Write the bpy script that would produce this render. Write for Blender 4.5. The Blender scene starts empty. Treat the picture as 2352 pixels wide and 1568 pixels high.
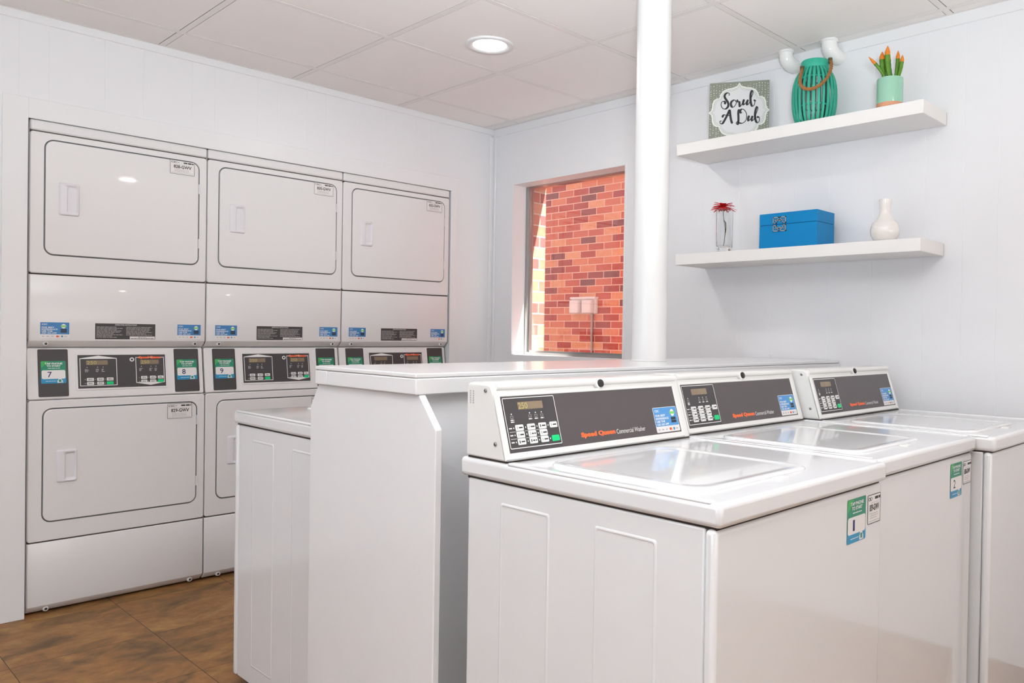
import bpy, bmesh, math, random
from mathutils import Matrix, Vector
random.seed(7)
PI = math.pi
C = bpy.data.collections.new('laundry_room')
SC = bpy.context.scene
SC.collection.children.link(C)

# ------------------------------------------------------------------ camera
cam_d = bpy.data.cameras.new('camera')
cam = bpy.data.objects.new('camera', cam_d)
C.objects.link(cam)
yaw, pit, rol = 0.7606, -0.0106, 0.0157
F = Vector((math.cos(yaw) * math.cos(pit), math.sin(yaw) * math.cos(pit), math.sin(pit)))
R0 = Vector((math.sin(yaw), -math.cos(yaw), 0))
U0 = R0.cross(F)
R2 = math.cos(rol) * R0 + math.sin(rol) * U0
U2 = -math.sin(rol) * R0 + math.cos(rol) * U0
M = Matrix.Identity(4)
for i in range(3):
    M[i][0], M[i][1], M[i][2] = R2[i], U2[i], -F[i]
M[2][3] = 1.171
cam.matrix_world = M
cam_d.sensor_width = 36
cam_d.lens = 1832.07 / 2352 * 36
cam_d.shift_x = (1176 - 1336.4) / 2352
cam_d.clip_start = 0.05
SC.camera = cam

# ------------------------------------------------------------------ view, world, sun, big lights
SC.view_settings.view_transform = 'Standard'
SC.view_settings.look = 'None'
SC.view_settings.gamma = 1
SC.view_settings.use_curve_mapping = False
SC.view_settings.exposure = -0.07

w = bpy.data.worlds.new('sky')
SC.world = w
w.use_nodes = True
wn = w.node_tree.nodes['Background']
wn.inputs[0].default_value = (0.93, 0.96, 1.0, 1)
wn.inputs[1].default_value = 1.55

def light(name, kind, loc, direction, energy, color, **kw):
    d = bpy.data.lights.new(name, kind)
    d.energy = energy
    d.color = color
    for k, v in kw.items():
        setattr(d, k, v)
    o = bpy.data.objects.new(name, d)
    C.objects.link(o)
    o.location = loc
    o.rotation_euler = Vector(direction).to_track_quat('-Z', 'Y').to_euler()
    return o

light('sun', 'SUN', (3, 2, 6), (-0.11, 0.30, -0.46), 30, (1, 0.95, 0.87), angle=0.02)
# added soft area lamps near the two windowless rear walls, standing in for daylight
light('rear_fill', 'AREA', (-3.45, 1.6, 1.2), (1, 0.05, 0.35), 46, (0.70, 0.86, 1.0), shape='RECTANGLE', size=3.0, size_y=1.5)
light('rear_fill', 'AREA', (1.2, -3.05, 1.2), (0.0, 1, 0.35), 42, (1.0, 0.96, 0.90), shape='RECTANGLE', size=3.4, size_y=1.5)

# added unseen lamp behind the camera, aimed up to brighten ceiling and upper walls
light('ceiling_fill', 'AREA', (-0.30, -0.30, 1.30), (0.50, 0.60, 1.10), 94, (0.90, 0.97, 1.0), shape='DISK', size=0.5, spread=math.radians(112))

# ------------------------------------------------------------------ materials
MATS = {}

def mat(name, col, rough=0.5, metal=0.0, spec=0.5, coat=0.0, emit=None, trans=0.0, ior=1.45, noise=0.0, nscale=6.0, bump=0.0, bscale=200.0):
    m = bpy.data.materials.new(name)
    m.use_nodes = True
    nt = m.node_tree
    b = nt.nodes['Principled BSDF']
    b.inputs['Base Color'].default_value = (*col, 1)
    b.inputs['Roughness'].default_value = rough
    b.inputs['Metallic'].default_value = metal
    b.inputs['Specular IOR Level'].default_value = spec
    b.inputs['Coat Weight'].default_value = coat
    b.inputs['Coat Roughness'].default_value = 0.04
    b.inputs['Transmission Weight'].default_value = trans
    b.inputs['IOR'].default_value = ior
    if emit:
        b.inputs['Emission Color'].default_value = (*emit[0], 1)
        b.inputs['Emission Strength'].default_value = emit[1]
    if noise or bump:
        tc = nt.nodes.new('ShaderNodeTexCoord')
    if noise:
        n = nt.nodes.new('ShaderNodeTexNoise')
        n.inputs['Scale'].default_value = nscale
        n.inputs['Detail'].default_value = 4
        nt.links.new(tc.outputs['Object'], n.inputs['Vector'])
        mx = nt.nodes.new('ShaderNodeMix')
        mx.data_type = 'RGBA'
        mx.inputs['A'].default_value = (*[c * (1 - noise) for c in col], 1)
        mx.inputs['B'].default_value = (*[min(1, c * (1 + noise)) for c in col], 1)
        nt.links.new(n.outputs['Fac'], mx.inputs['Factor'])
        nt.links.new(mx.outputs['Result'], b.inputs['Base Color'])
    if bump:
        n = nt.nodes.new('ShaderNodeTexNoise')
        n.inputs['Scale'].default_value = bscale
        n.inputs['Detail'].default_value = 2
        nt.links.new(tc.outputs['Object'], n.inputs['Vector'])
        bp = nt.nodes.new('ShaderNodeBump')
        bp.inputs['Strength'].default_value = bump
        bp.inputs['Distance'].default_value = 0.002
        nt.links.new(n.outputs['Fac'], bp.inputs['Height'])
        nt.links.new(bp.outputs['Normal'], b.inputs['Normal'])
    MATS[name] = m
    return m

mat('wall_paint', (0.81, 0.815, 0.84), 0.38, noise=0.012, bump=0.06, bscale=60)
mat('trim_paint', (0.815, 0.82, 0.84), 0.32, noise=0.01)
mat('ceiling_tile', (0.93, 0.90, 0.89), 0.8, noise=0.012, bump=0.08, bscale=300)
mat('grid_metal', (0.86, 0.825, 0.815), 0.4, noise=0.01)
mat('gap_shade', (0.03, 0.025, 0.025), 0.9, noise=0.05)
mat('appliance', (0.785, 0.78, 0.79), 0.24, coat=0.25, noise=0.006, nscale=2)
mat('enamel', (0.765, 0.77, 0.79), 0.12, coat=0.5, noise=0.006, nscale=2)
mat('handle_plastic', (0.76, 0.75, 0.79), 0.35, noise=0.01)
mat('console_white', (0.80, 0.80, 0.79), 0.25, coat=0.2, noise=0.008)
mat('counter_paint', (0.80, 0.80, 0.82), 0.22, coat=0.2, noise=0.015, nscale=9, bump=0.1, bscale=25)
mat('gasket', (0.20, 0.20, 0.21), 0.6, noise=0.05)
mat('seam_shade', (0.05, 0.035, 0.03), 0.8, noise=0.1)  # dark tone put in for the shade of gaps between parts
mat('panel_black', (0.058, 0.052, 0.055), 0.45, noise=0.04)
mat('panel_grey', (0.088, 0.075, 0.078), 0.35, noise=0.03)
mat('ink_white', (0.82, 0.82, 0.82), 0.5, noise=0.01)
mat('ink_grey', (0.45, 0.44, 0.44), 0.5, noise=0.02)
mat('ink_dark', (0.03, 0.03, 0.035), 0.5, noise=0.02)
mat('ink_navy', (0.02, 0.02, 0.13), 0.5, noise=0.02)
mat('label_paper', (0.80, 0.78, 0.78), 0.4, noise=0.01)
mat('logo_red', (0.95, 0.15, 0.04), 0.45, noise=0.02)
mat('key_white', (0.76, 0.76, 0.76), 0.4, noise=0.01)
mat('key_green', (0.0, 0.60, 0.20), 0.4, noise=0.02)
mat('lcd', (0.25, 0.19, 0.13), 0.25, noise=0.12, nscale=60)
mat('lcd_lit', (0.42, 0.36, 0.14), 0.4, noise=0.05)
mat('sticker_blue', (0.055, 0.22, 0.50), 0.35, noise=0.02)
mat('sticker_lightblue', (0.08, 0.29, 0.62), 0.35, noise=0.02)
mat('badge_green', (0.22, 0.60, 0.12), 0.4, noise=0.02)
mat('card_orange', (0.85, 0.22, 0.03), 0.4, noise=0.02)
mat('card_red', (0.75, 0.03, 0.03), 0.4, noise=0.02)
mat('tag_teal', (0.02, 0.25, 0.15), 0.35, noise=0.03)
mat('tag_green', (0.05, 0.42, 0.10), 0.35, noise=0.03)
mat('tag_blue', (0.02, 0.27, 0.50), 0.35, noise=0.02)
mat('steel', (0.40, 0.40, 0.39), 0.35, metal=0.9, noise=0.05)
mat('aluminium', (0.42, 0.41, 0.40), 0.38, metal=0.85, noise=0.05)
mat('screw_dark', (0.12, 0.11, 0.10), 0.4, metal=0.7, noise=0.1)
mat('black_plastic', (0.02, 0.02, 0.02), 0.35, noise=0.05)
mat('shelf_white', (0.84, 0.825, 0.81), 0.45, noise=0.01)
mat('pipe_white', (0.84, 0.84, 0.835), 0.12, coat=0.4, noise=0.01)
mat('pole_white', (0.80, 0.80, 0.80), 0.35, coat=0.2, noise=0.008)
mat('turquoise', (0.035, 0.42, 0.29), 0.45, noise=0.08, nscale=20)
mat('rope', (0.36, 0.155, 0.05), 0.85, noise=0.3, nscale=90, bump=0.6, bscale=220)
mat('mint_glaze', (0.30, 0.57, 0.42), 0.15, coat=0.5, noise=0.04)
mat('terracotta', (0.66, 0.32, 0.19), 0.7, noise=0.06)
mat('cactus_green', (0.10, 0.25, 0.02), 0.6, noise=0.35, nscale=40)
mat('cactus_dark', (0.05, 0.17, 0.05), 0.6, noise=0.35, nscale=40)
mat('cactus_tip', (0.75, 0.22, 0.015), 0.6, noise=0.3, nscale=60)
mat('soil', (0.45, 0.38, 0.22), 0.9, noise=0.3, nscale=80, bump=0.5)
mat('petal_red', (0.88, 0.02, 0.03), 0.5, noise=0.2, nscale=60)
mat('flower_core', (0.30, 0.01, 0.02), 0.6, noise=0.2, nscale=90)
mat('stem_brown', (0.10, 0.075, 0.03), 0.7, noise=0.3, nscale=40)
mat('box_blue', (0.002, 0.215, 0.50), 0.45, spec=0.25, noise=0.03)
mat('box_seam', (0.004, 0.09, 0.22), 0.6, noise=0.05)
mat('brushed', (0.55, 0.53, 0.50), 0.3, metal=0.9, noise=0.05)
mat('ceramic', (0.80, 0.76, 0.73), 0.08, coat=0.6, noise=0.01)
mat('sign_green', (0.265, 0.28, 0.225), 0.7, noise=0.06, nscale=30)
mat('sign_cream', (0.80, 0.81, 0.77), 0.6, noise=0.01)
mat('sign_white', (0.74, 0.74, 0.75), 0.6, noise=0.01)
mat('lens_light', (1, 1, 1), 0.5, emit=((1, 0.97, 0.93), 12.0))
mat('concrete', (0.22, 0.215, 0.21), 0.9, noise=0.1, nscale=4)
mat('outlet_white', (0.80, 0.79, 0.80), 0.45, noise=0.02)

def glass_mat(name, tint, fac):
    m = bpy.data.materials.new(name)
    m.use_nodes = True
    nt = m.node_tree
    nt.nodes.clear()
    out = nt.nodes.new('ShaderNodeOutputMaterial')
    mix = nt.nodes.new('ShaderNodeMixShader')
    tr = nt.nodes.new('ShaderNodeBsdfTransparent')
    gl = nt.nodes.new('ShaderNodeBsdfGlossy')
    fr = nt.nodes.new('ShaderNodeFresnel')
    mt = nt.nodes.new('ShaderNodeMath')
    mt.operation = 'MULTIPLY'
    mt.inputs[1].default_value = fac
    tr.inputs[0].default_value = (*tint, 1)
    gl.inputs['Roughness'].default_value = 0.02
    nt.links.new(fr.outputs[0], mt.inputs[0])
    nt.links.new(mt.outputs[0], mix.inputs[0])
    nt.links.new(tr.outputs[0], mix.inputs[1])
    nt.links.new(gl.outputs[0], mix.inputs[2])
    nt.links.new(mix.outputs[0], out.inputs[0])
    MATS[name] = m

glass_mat('window_glass', (0.97, 0.98, 0.98), 0.2)
mat('vase_glass', (0.97, 0.98, 0.98), 0.02, trans=1.0, ior=1.45)
glass_mat('jar_glass', (0.9, 0.93, 0.93), 2.0)

def brick_mat():
    m = bpy.data.materials.new('brick')
    m.use_nodes = True
    nt = m.node_tree
    b = nt.nodes['Principled BSDF']
    b.inputs['Roughness'].default_value = 0.85
    tc = nt.nodes.new('ShaderNodeTexCoord')
    sp = nt.nodes.new('ShaderNodeSeparateXYZ')
    cb = nt.nodes.new('ShaderNodeCombineXYZ')
    ad = nt.nodes.new('ShaderNodeMath')
    nt.links.new(tc.outputs['Object'], sp.inputs[0])
    nt.links.new(sp.outputs['X'], ad.inputs[0])
    nt.links.new(sp.outputs['Y'], ad.inputs[1])
    nt.links.new(ad.outputs[0], cb.inputs['X'])
    nt.links.new(sp.outputs['Z'], cb.inputs['Y'])
    br = nt.nodes.new('ShaderNodeTexBrick')
    br.inputs['Scale'].default_value = 1
    br.inputs['Color1'].default_value = (0, 0, 0, 1)
    br.inputs['Color2'].default_value = (1, 1, 1, 1)
    br.inputs['Mortar Size'].default_value = 0.0045
    br.inputs['Mortar Smooth'].default_value = 0.2
    br.inputs['Brick Width'].default_value = 0.205
    br.inputs['Row Height'].default_value = 0.0677
    nt.links.new(cb.outputs[0], br.inputs['Vector'])
    rp = nt.nodes.new('ShaderNodeValToRGB')
    rp.color_ramp.interpolation = 'LINEAR'
    els = rp.color_ramp.elements
    cols = [(0.0, (0.22, 0.085, 0.085)), (0.14, (0.36, 0.075, 0.065)), (0.35, (0.46, 0.095, 0.070)), (0.55, (0.56, 0.145, 0.09)), (0.75, (0.64, 0.21, 0.12)), (1.0, (0.72, 0.36, 0.20))]
    els[0].position, els[0].color = cols[0][0], (*cols[0][1], 1)
    els[1].position, els[1].color = cols[-1][0], (*cols[-1][1], 1)
    for p, c in cols[1:-1]:
        e = els.new(p)
        e.color = (*c, 1)
    nt.links.new(br.outputs['Color'], rp.inputs[0])
    ns = nt.nodes.new('ShaderNodeTexNoise')
    ns.inputs['Scale'].default_value = 30
    ns.inputs['Detail'].default_value = 5
    nt.links.new(cb.outputs[0], ns.inputs['Vector'])
    mn = nt.nodes.new('ShaderNodeMix')
    mn.data_type = 'RGBA'
    mn.blend_type = 'OVERLAY'
    mn.inputs['Factor'].default_value = 0.35
    nt.links.new(rp.outputs[0], mn.inputs['A'])
    nt.links.new(ns.outputs['Fac'], mn.inputs['B'])
    mx = nt.nodes.new('ShaderNodeMix')
    mx.data_type = 'RGBA'
    nt.links.new(br.outputs['Fac'], mx.inputs['Factor'])
    nt.links.new(mn.outputs['Result'], mx.inputs['A'])
    mx.inputs['B'].default_value = (0.78, 0.55, 0.44, 1)
    nt.links.new(mx.outputs['Result'], b.inputs['Base Color'])
    bp = nt.nodes.new('ShaderNodeBump')
    bp.invert = True
    bp.inputs['Strength'].default_value = 0.6
    bp.inputs['Distance'].default_value = 0.006
    nt.links.new(br.outputs['Fac'], bp.inputs['Height'])
    nt.links.new(bp.outputs['Normal'], b.inputs['Normal'])
    MATS['brick'] = m

brick_mat()

def floor_mat():
    m = bpy.data.materials.new('floor_vinyl')
    m.use_nodes = True
    nt = m.node_tree
    L = nt.links.new
    b = nt.nodes['Principled BSDF']
    b.inputs['Roughness'].default_value = 0.5
    b.inputs['Specular IOR Level'].default_value = 0.25
    tc = nt.nodes.new('ShaderNodeTexCoord')
    mp = nt.nodes.new('ShaderNodeMapping')
    mp.inputs['Location'].default_value = (-1.083 + 0.457 * 10, -2.797 + 0.457 * 10, 0)
    L(tc.outputs['Object'], mp.inputs[0])
    br = nt.nodes.new('ShaderNodeTexBrick')
    br.offset = 0
    br.inputs['Scale'].default_value = 1
    br.inputs['Color1'].default_value = (0, 0, 0, 1)
    br.inputs['Color2'].default_value = (1, 1, 1, 1)
    br.inputs['Mortar Size'].default_value = 0.0011
    br.inputs['Mortar Smooth'].default_value = 0.0
    br.inputs['Brick Width'].default_value = 0.457
    br.inputs['Row Height'].default_value = 0.457
    L(mp.outputs[0], br.inputs['Vector'])
    # per-tile shift of the pattern
    sc = nt.nodes.new('ShaderNodeVectorMath')
    sc.operation = 'MULTIPLY_ADD'
    L(br.outputs['Color'], sc.inputs[0])
    sc.inputs[1].default_value = (7, 5, 3)
    L(tc.outputs['Object'], sc.inputs[2])
    st = nt.nodes.new('ShaderNodeVectorMath')
    st.operation = 'MULTIPLY'
    st.inputs[1].default_value = (1.0, 1.5, 1)
    L(sc.outputs[0], st.inputs[0])
    n1 = nt.nodes.new('ShaderNodeTexNoise')
    n1.inputs['Scale'].default_value = 4.6
    n1.inputs['Detail'].default_value = 8
    n1.inputs['Roughness'].default_value = 0.66
    n1.inputs['Distortion'].default_value = 0.6
    L(st.outputs[0], n1.inputs['Vector'])
    rp = nt.nodes.new('ShaderNodeValToRGB')
    e = rp.color_ramp.elements
    e[0].position, e[0].color = 0.30, (0.115, 0.062, 0.028, 1)
    e[1].position, e[1].color = 0.74, (0.46, 0.235, 0.080, 1)
    for p, c in [(0.44, (0.205, 0.108, 0.042)), (0.52, (0.285, 0.132, 0.046)), (0.60, (0.31, 0.170, 0.060))]:
        x = e.new(p)
        x.color = (*c, 1)
    L(n1.outputs['Fac'], rp.inputs[0])
    n2 = nt.nodes.new('ShaderNodeTexNoise')
    n2.inputs['Scale'].default_value = 22
    n2.inputs['Detail'].default_value = 6
    L(st.outputs[0], n2.inputs['Vector'])
    m1 = nt.nodes.new('ShaderNodeMix')
    m1.data_type = 'RGBA'
    m1.blend_type = 'OVERLAY'
    m1.inputs['Factor'].default_value = 0.4
    L(rp.outputs[0], m1.inputs['A'])
    L(n2.outputs['Fac'], m1.inputs['B'])
    m2 = nt.nodes.new('ShaderNodeMix')
    m2.data_type = 'RGBA'
    L(br.outputs['Fac'], m2.inputs['Factor'])
    L(m1.outputs['Result'], m2.inputs['A'])
    m2.inputs['B'].default_value = (0.03, 0.018, 0.01, 1)
    L(m2.outputs['Result'], b.inputs['Base Color'])
    MATS['floor_vinyl'] = m

floor_mat()

# ------------------------------------------------------------------ geometry helpers
TEXTS = {}

def text_geo(s, bold=0.0):
    key = (s, bold)
    if key in TEXTS:
        return TEXTS[key]
    cu = bpy.data.curves.new('tmp', 'FONT')
    cu.body = s
    cu.offset = bold
    cu.resolution_u = 3
    o = bpy.data.objects.new('tmp', cu)
    C.objects.link(o)
    bpy.context.view_layer.update()
    dg = bpy.context.evaluated_depsgraph_get()
    me = bpy.data.meshes.new_from_object(o.evaluated_get(dg))
    vs = [tuple(v.co[:2]) for v in me.vertices]
    fs = [tuple(p.vertices) for p in me.polygons]
    bpy.data.objects.remove(o)
    bpy.data.curves.remove(cu)
    bpy.data.meshes.remove(me)
    xs = [v[0] for v in vs]
    ys = [v[1] for v in vs]
    x0, x1, y0, y1 = min(xs), max(xs), min(ys), max(ys)
    vs = [((x - x0) / max(1e-6, x1 - x0), (y - y0) / max(1e-6, y1 - y0)) for x, y in vs]
    TEXTS[key] = (vs, fs)
    return TEXTS[key]

def rr(x0, x1, y0, y1, r, n=5):
    """rounded rectangle outline, counter-clockwise, 4*(n+1) points"""
    r = max(1e-5, min(r, (x1 - x0) / 2 - 1e-5, (y1 - y0) / 2 - 1e-5))
    out = []
    for cx, cy, a in ((x1 - r, y1 - r, 0), (x0 + r, y1 - r, 90), (x0 + r, y0 + r, 180), (x1 - r, y0 + r, 270)):
        for k in range(n + 1):
            t = math.radians(a + 90 * k / n)
            out.append((cx + r * math.cos(t), cy + r * math.sin(t)))
    return out

FRONT = Matrix(((1, 0, 0, 0), (0, 0, -1, 0), (0, 1, 0, 0), (0, 0, 0, 1)))      # u right +x, v up, n towards -y
WEST = Matrix(((0, 0, -1, 0), (-1, 0, 0, 0), (0, 1, 0, 0), (0, 0, 0, 1)))      # u right -y, v up, n towards -x
ID = Matrix.Identity(4)
def T(x, y, z): return Matrix.Translation((x, y, z))

class G:
    def __init__(s):
        s.v, s.f, s.m, s.s, s.mats = [], [], [], [], []
    def add(s, vs, fs, m, X=None, smooth=False):
        if m not in s.mats:
            s.mats.append(m)
        k = s.mats.index(m)
        b = len(s.v)
        for p in vs:
            p = Vector((p[0], p[1], p[2] if len(p) > 2 else 0))
            s.v.append(tuple(X @ p) if X is not None else tuple(p))
        for f in fs:
            s.f.append(tuple(b + i for i in f))
            s.m.append(k)
            s.s.append(smooth)
        return s
    def box(s, x0, x1, y0, y1, z0, z1, m, X=None):
        vs = [(x, y, z) for x in (x0, x1) for y in (y0, y1) for z in (z0, z1)]
        fs = [(0, 1, 3, 2), (4, 6, 7, 5), (0, 4, 5, 1), (2, 3, 7, 6), (0, 2, 6, 4), (1, 5, 7, 3)]
        return s.add(vs, fs, m, X)
    def rbox(s, x0, x1, y0, y1, z0, z1, r, m, X=None, seg=2, smooth=True):
        bm = bmesh.new()
        bmesh.ops.create_cube(bm, size=1)
        for v in bm.verts:
            v.co = Vector(((x0 + x1) / 2 + v.co.x * (x1 - x0), (y0 + y1) / 2 + v.co.y * (y1 - y0), (z0 + z1) / 2 + v.co.z * (z1 - z0)))
        bmesh.ops.bevel(bm, geom=list(bm.edges), offset=r, segments=seg, affect='EDGES', profile=0.5)
        s.bm(bm, m, X, smooth)
        return s
    def bm(s, bm, m, X=None, smooth=False):
        bm.verts.ensure_lookup_table()
        bm.verts.index_update()
        for f in bm.faces:
            f.normal_update()
        flat = [f for f in bm.faces if max(abs(c) for c in f.normal) > 0.9999]
        vs = [tuple(v.co) for v in bm.verts]
        s.add(vs, [tuple(v.index for v in f.verts) for f in flat], m, X, False)
        fl = set(flat)
        s.add(vs, [tuple(v.index for v in f.verts) for f in bm.faces if f not in fl], m, X, smooth)
        bm.free()
    def poly(s, pts, n, m, X=FRONT):
        return s.add([(p[0], p[1], n) for p in pts], [tuple(range(len(pts)))], m, X)
    def rect(s, x0, x1, y0, y1, n, m, X=FRONT):
        return s.poly([(x0, y0), (x1, y0), (x1, y1), (x0, y1)], n, m, X)
    def loops(s, loops, m, X=FRONT, cap=True, smooth=False, back=False):
        """list of 3d loops with equal counts, skinned together"""
        n = len(loops[0])
        vs = [p for l in loops for p in l]
        fs = []
        for k in range(len(loops) - 1):
            for i in range(n):
                j = (i + 1) % n
                fs.append((k * n + i, k * n + j, (k + 1) * n + j, (k + 1) * n + i))
        if cap:
            s.add(vs[-n:], [tuple(range(n))], m, X)
        if back:
            s.add(vs[:n], [tuple(reversed(range(n)))], m, X)
        return s.add(vs, fs, m, X, smooth)
    def slab(s, x0, x1, y0, y1, r, n0, n1, b, m, X=FRONT, k=5):
        """rounded-rectangle plate with a rounded front edge"""
        L = []
        L.append([(*p, n0) for p in rr(x0, x1, y0, y1, r, k)])
        for t in (0, 0.35, 0.7, 1.0):
            a = t * PI / 2
            i = b * (1 - math.cos(a))
            d = b * (1 - math.sin(a))
            L.append([(*p, n1 - d) for p in rr(x0 + i, x1 - i, y0 + i, y1 - i, max(1e-4, r - i), k)])
        return s.loops(L, m, X, cap=True, back=True)
    def ring(s, a, b, n, m, X=FRONT):
        return s.loops([[(*p, n) for p in a], [(*p, n) for p in b]], m, X, cap=False)
    def frame(s, x0, x1, y0, y1, r, w, n, m, X=FRONT):
        return s.ring(rr(x0, x1, y0, y1, r), rr(x0 + w, x1 - w, y0 + w, y1 - w, max(1e-4, r - w)), n, m, X)
    def lathe(s, prof, m, X=None, seg=32, smooth=True, a0=0, a1=2 * PI):
        vs, fs = [], []
        full = abs(a1 - a0 - 2 * PI) < 1e-6
        ns = seg if full else seg + 1
        for r, z in prof:
            for i in range(ns):
                a = a0 + (a1 - a0) * i / seg
                vs.append((r * math.cos(a), r * math.sin(a), z))
        for k in range(len(prof) - 1):
            for i in range(seg):
                j = (i + 1) % ns
                fs.append((k * ns + i, k * ns + j, (k + 1) * ns + j, (k + 1) * ns + i))
        return s.add(vs, fs, m, X, smooth)
    def cyl(s, r, z0, z1, m, X=None, seg=24, smooth=True):
        s.lathe([(r, z0), (r, z1)], m, X, seg, smooth)
        s.add([(r * math.cos(2 * PI * i / seg), r * math.sin(2 * PI * i / seg), z) for z in (z0, z1) for i in range(seg)],
              [tuple(reversed(range(seg))), tuple(range(seg, 2 * seg))], m, X)
        return s
    def tube(s, path, r, m, X=None, seg=12, closed=False, cap=True):
        pts = [Vector(p) for p in path]
        n = len(pts)
        rs = r if isinstance(r, (list, tuple)) else [r] * n
        vs, fs = [], []
        up = None
        for i, p in enumerate(pts):
            a = pts[(i - 1) % n] if (i > 0 or closed) else p
            b = pts[(i + 1) % n] if (i < n - 1 or closed) else p
            t = (b - a).normalized()
            if up is None:
                up = t.orthogonal().normalized()
            up = (up - t * up.dot(t)).normalized()
            sd = t.cross(up)
            for k in range(seg):
                q = 2 * PI * k / seg
                vs.append(tuple(p + (up * math.cos(q) + sd * math.sin(q)) * rs[i]))
        for i in range(n if closed else n - 1):
            for k in range(seg):
                a, b = i * seg, ((i + 1) % n) * seg
                fs.append((a + k, a + (k + 1) % seg, b + (k + 1) % seg, b + k))
        s.add(vs, fs, m, X, True)
        if cap and not closed:
            s.add(vs[:seg], [tuple(range(seg))], m, X)
            s.add(vs[-seg:], [tuple(range(seg))], m, X)
        return s
    def text(s, t, x0, x1, y0, y1, n, m, X=FRONT, bold=0.0, slant=0.0):
        vs, fs = text_geo(t, bold)
        return s.add([(x0 + x * (x1 - x0) + slant * y * (y1 - y0), y0 + y * (y1 - y0), n) for x, y in vs], fs, m, X)
    def bars(s, x0, x1, y0, y1, n, m, rows, X=FRONT, fill=0.45, rag=0.3, seed=1):
        """rows of small print, seen too small to read"""
        rnd = random.Random(seed)
        h = (y1 - y0) / rows
        for k in range(rows):
            y = y1 - (k + 0.5) * h
            x = x0
            end = x1 - rnd.random() * rag * (x1 - x0)
            while x < end:
                wd = h * (0.8 + rnd.random() * 2.2)
                s.rect(x, min(x + wd, end), y - h * fill / 2, y + h * fill / 2, n, m, X)
                x += wd + h * 0.35
        return s
    def build(s, name, parent=None, label=None):
        me = bpy.data.meshes.new(name)
        me.from_pydata(s.v, [], s.f)
        for mm in s.mats:
            me.materials.append(MATS[mm])
        me.polygons.foreach_set('material_index', s.m)
        me.polygons.foreach_set('use_smooth', s.s)
        me.update()
        bm = bmesh.new()
        bm.from_mesh(me)
        bmesh.ops.remove_doubles(bm, verts=bm.verts, dist=1e-6)
        bm.to_mesh(me)
        bm.free()
        if any(s.s):
            sm = [p.use_smooth for p in me.polygons]
            me.set_sharp_from_angle(angle=math.radians(48))
            me.polygons.foreach_set('use_smooth', sm)
        o = bpy.data.objects.new(name, me)
        C.objects.link(o)
        if parent is not None:
            o.parent = parent
        if label:
            o['label'] = label
        return o

def thing(name, label, cat, loc=(0, 0, 0), rotz=0, group=None):
    o = bpy.data.objects.new(name, None)
    C.objects.link(o)
    o.empty_display_size = 0.05
    o.location = loc
    o.rotation_euler = (0, 0, rotz)
    o['label'] = label
    o['category'] = cat
    if group:
        o['group'] = group
    return o

def struct(g, name, parent=None):
    o = g.build(name, parent)
    if parent is None:
        o['kind'] = 'structure'
    return o

# ------------------------------------------------------------------ room shell
XW, YD, ZC = 3.16, 3.777, 2.3995          # window wall plane, dryer front plane, ceiling
YW = YD - 0.003                            # face of the dryer wall
X_MIN, Y_MIN = -3.6, -3.2

g = G(); g.box(X_MIN - 0.1, XW + 0.16, Y_MIN - 0.1, 4.6, -0.08, 0.0, 'floor_vinyl'); struct(g, 'floor')

def grooved(g, u0, u1, v0, v1, grooves, X, m='wall_paint', thick=0.1):
    """plank panelling: a plate with V grooves cut at the listed u"""
    prof = [(u0, 0.0)]
    for q in sorted(grooves):
        if u0 + 0.006 < q < u1 - 0.006:
            prof += [(q - 0.0012, 0.0), (q, -0.0007), (q + 0.0012, 0.0)]
    prof.append((u1, 0.0))
    n = len(prof)
    vs = [(u, v0, d) for u, d in prof] + [(u, v1, d) for u, d in prof]
    fs = [(i, i + 1, n + i + 1, n + i) for i in range(n - 1)]
    g.add(vs, fs, m, X)
    g.add([(u0, v0, -thick), (u1, v0, -thick), (u1, v1, -thick), (u0, v1, -thick), (u0, v0, 0), (u1, v0, 0), (u1, v1, 0), (u0, v1, 0)],
          [(0, 3, 2, 1), (0, 1, 5, 4), (2, 3, 7, 6), (1, 2, 6, 5), (3, 0, 4, 7)], m, X)

# dryer wall (facing -y), with the recess the dryers stand in
RX0, RX1, RZ = 0.770, 2.842, 1.993
gl = []
x = X_MIN
for i, d in zip(range(56), [0.2, 0.1, 0.2, 0.1, 0.15, 0.1, 0.2, 0.15] * 8):
    x += d
    gl.append(x)
gl = [q + 0.841 - min(gl, key=lambda a: abs(a - 0.841)) for q in gl]
g = G()
XF = T(0, YW, 0) @ FRONT
grooved(g, X_MIN, RX0, 0, ZC, gl, XF)
grooved(g, RX0, RX1, RZ, ZC, gl, XF)
grooved(g, RX1, XW, 0, ZC, [], XF)
g.box(RX0 - 0.01, RX0 - 0.001, YW + 0.1, 4.5, 0, RZ, 'wall_paint')
g.box(RX1 + 0.001, RX1 + 0.01, YW + 0.1, 4.5, 0, RZ, 'wall_paint')
g.box(RX0 - 0.01, RX1 + 0.01, YW + 0.1, 4.5, RZ + 0.001, RZ + 0.02, 'wall_paint')
g.box(RX0 - 0.01, RX1 + 0.01, 4.5, 4.55, 0, RZ + 0.02, 'wall_paint')
struct(g, 'wall_north')

# flat casing boards around the recess
g = G()
YC = YW
g.rbox(0.687, RX0 + 0.002, YC - 0.007, YC + 0.002, 0.0, 2.067, 0.0015, 'trim_paint', seg=1, smooth=False)
g.rbox(RX0 + 0.002, 2.885, YC - 0.007, YC + 0.002, RZ - 0.006, 2.067, 0.0015, 'trim_paint', seg=1, smooth=False)
g.rbox(RX1 - 0.003, 2.885, YC - 0.007, YC + 0.002, 0.0, RZ - 0.003, 0.0015, 'trim_paint', seg=1, smooth=False)
struct(g, 'trim_1')
g = G(); g.rbox(X_MIN, 0.687, YC - 0.012, YC + 0.002, 0, 0.09, 0.003, 'trim_paint', seg=1, smooth=False); struct(g, 'baseboard_north')

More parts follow.
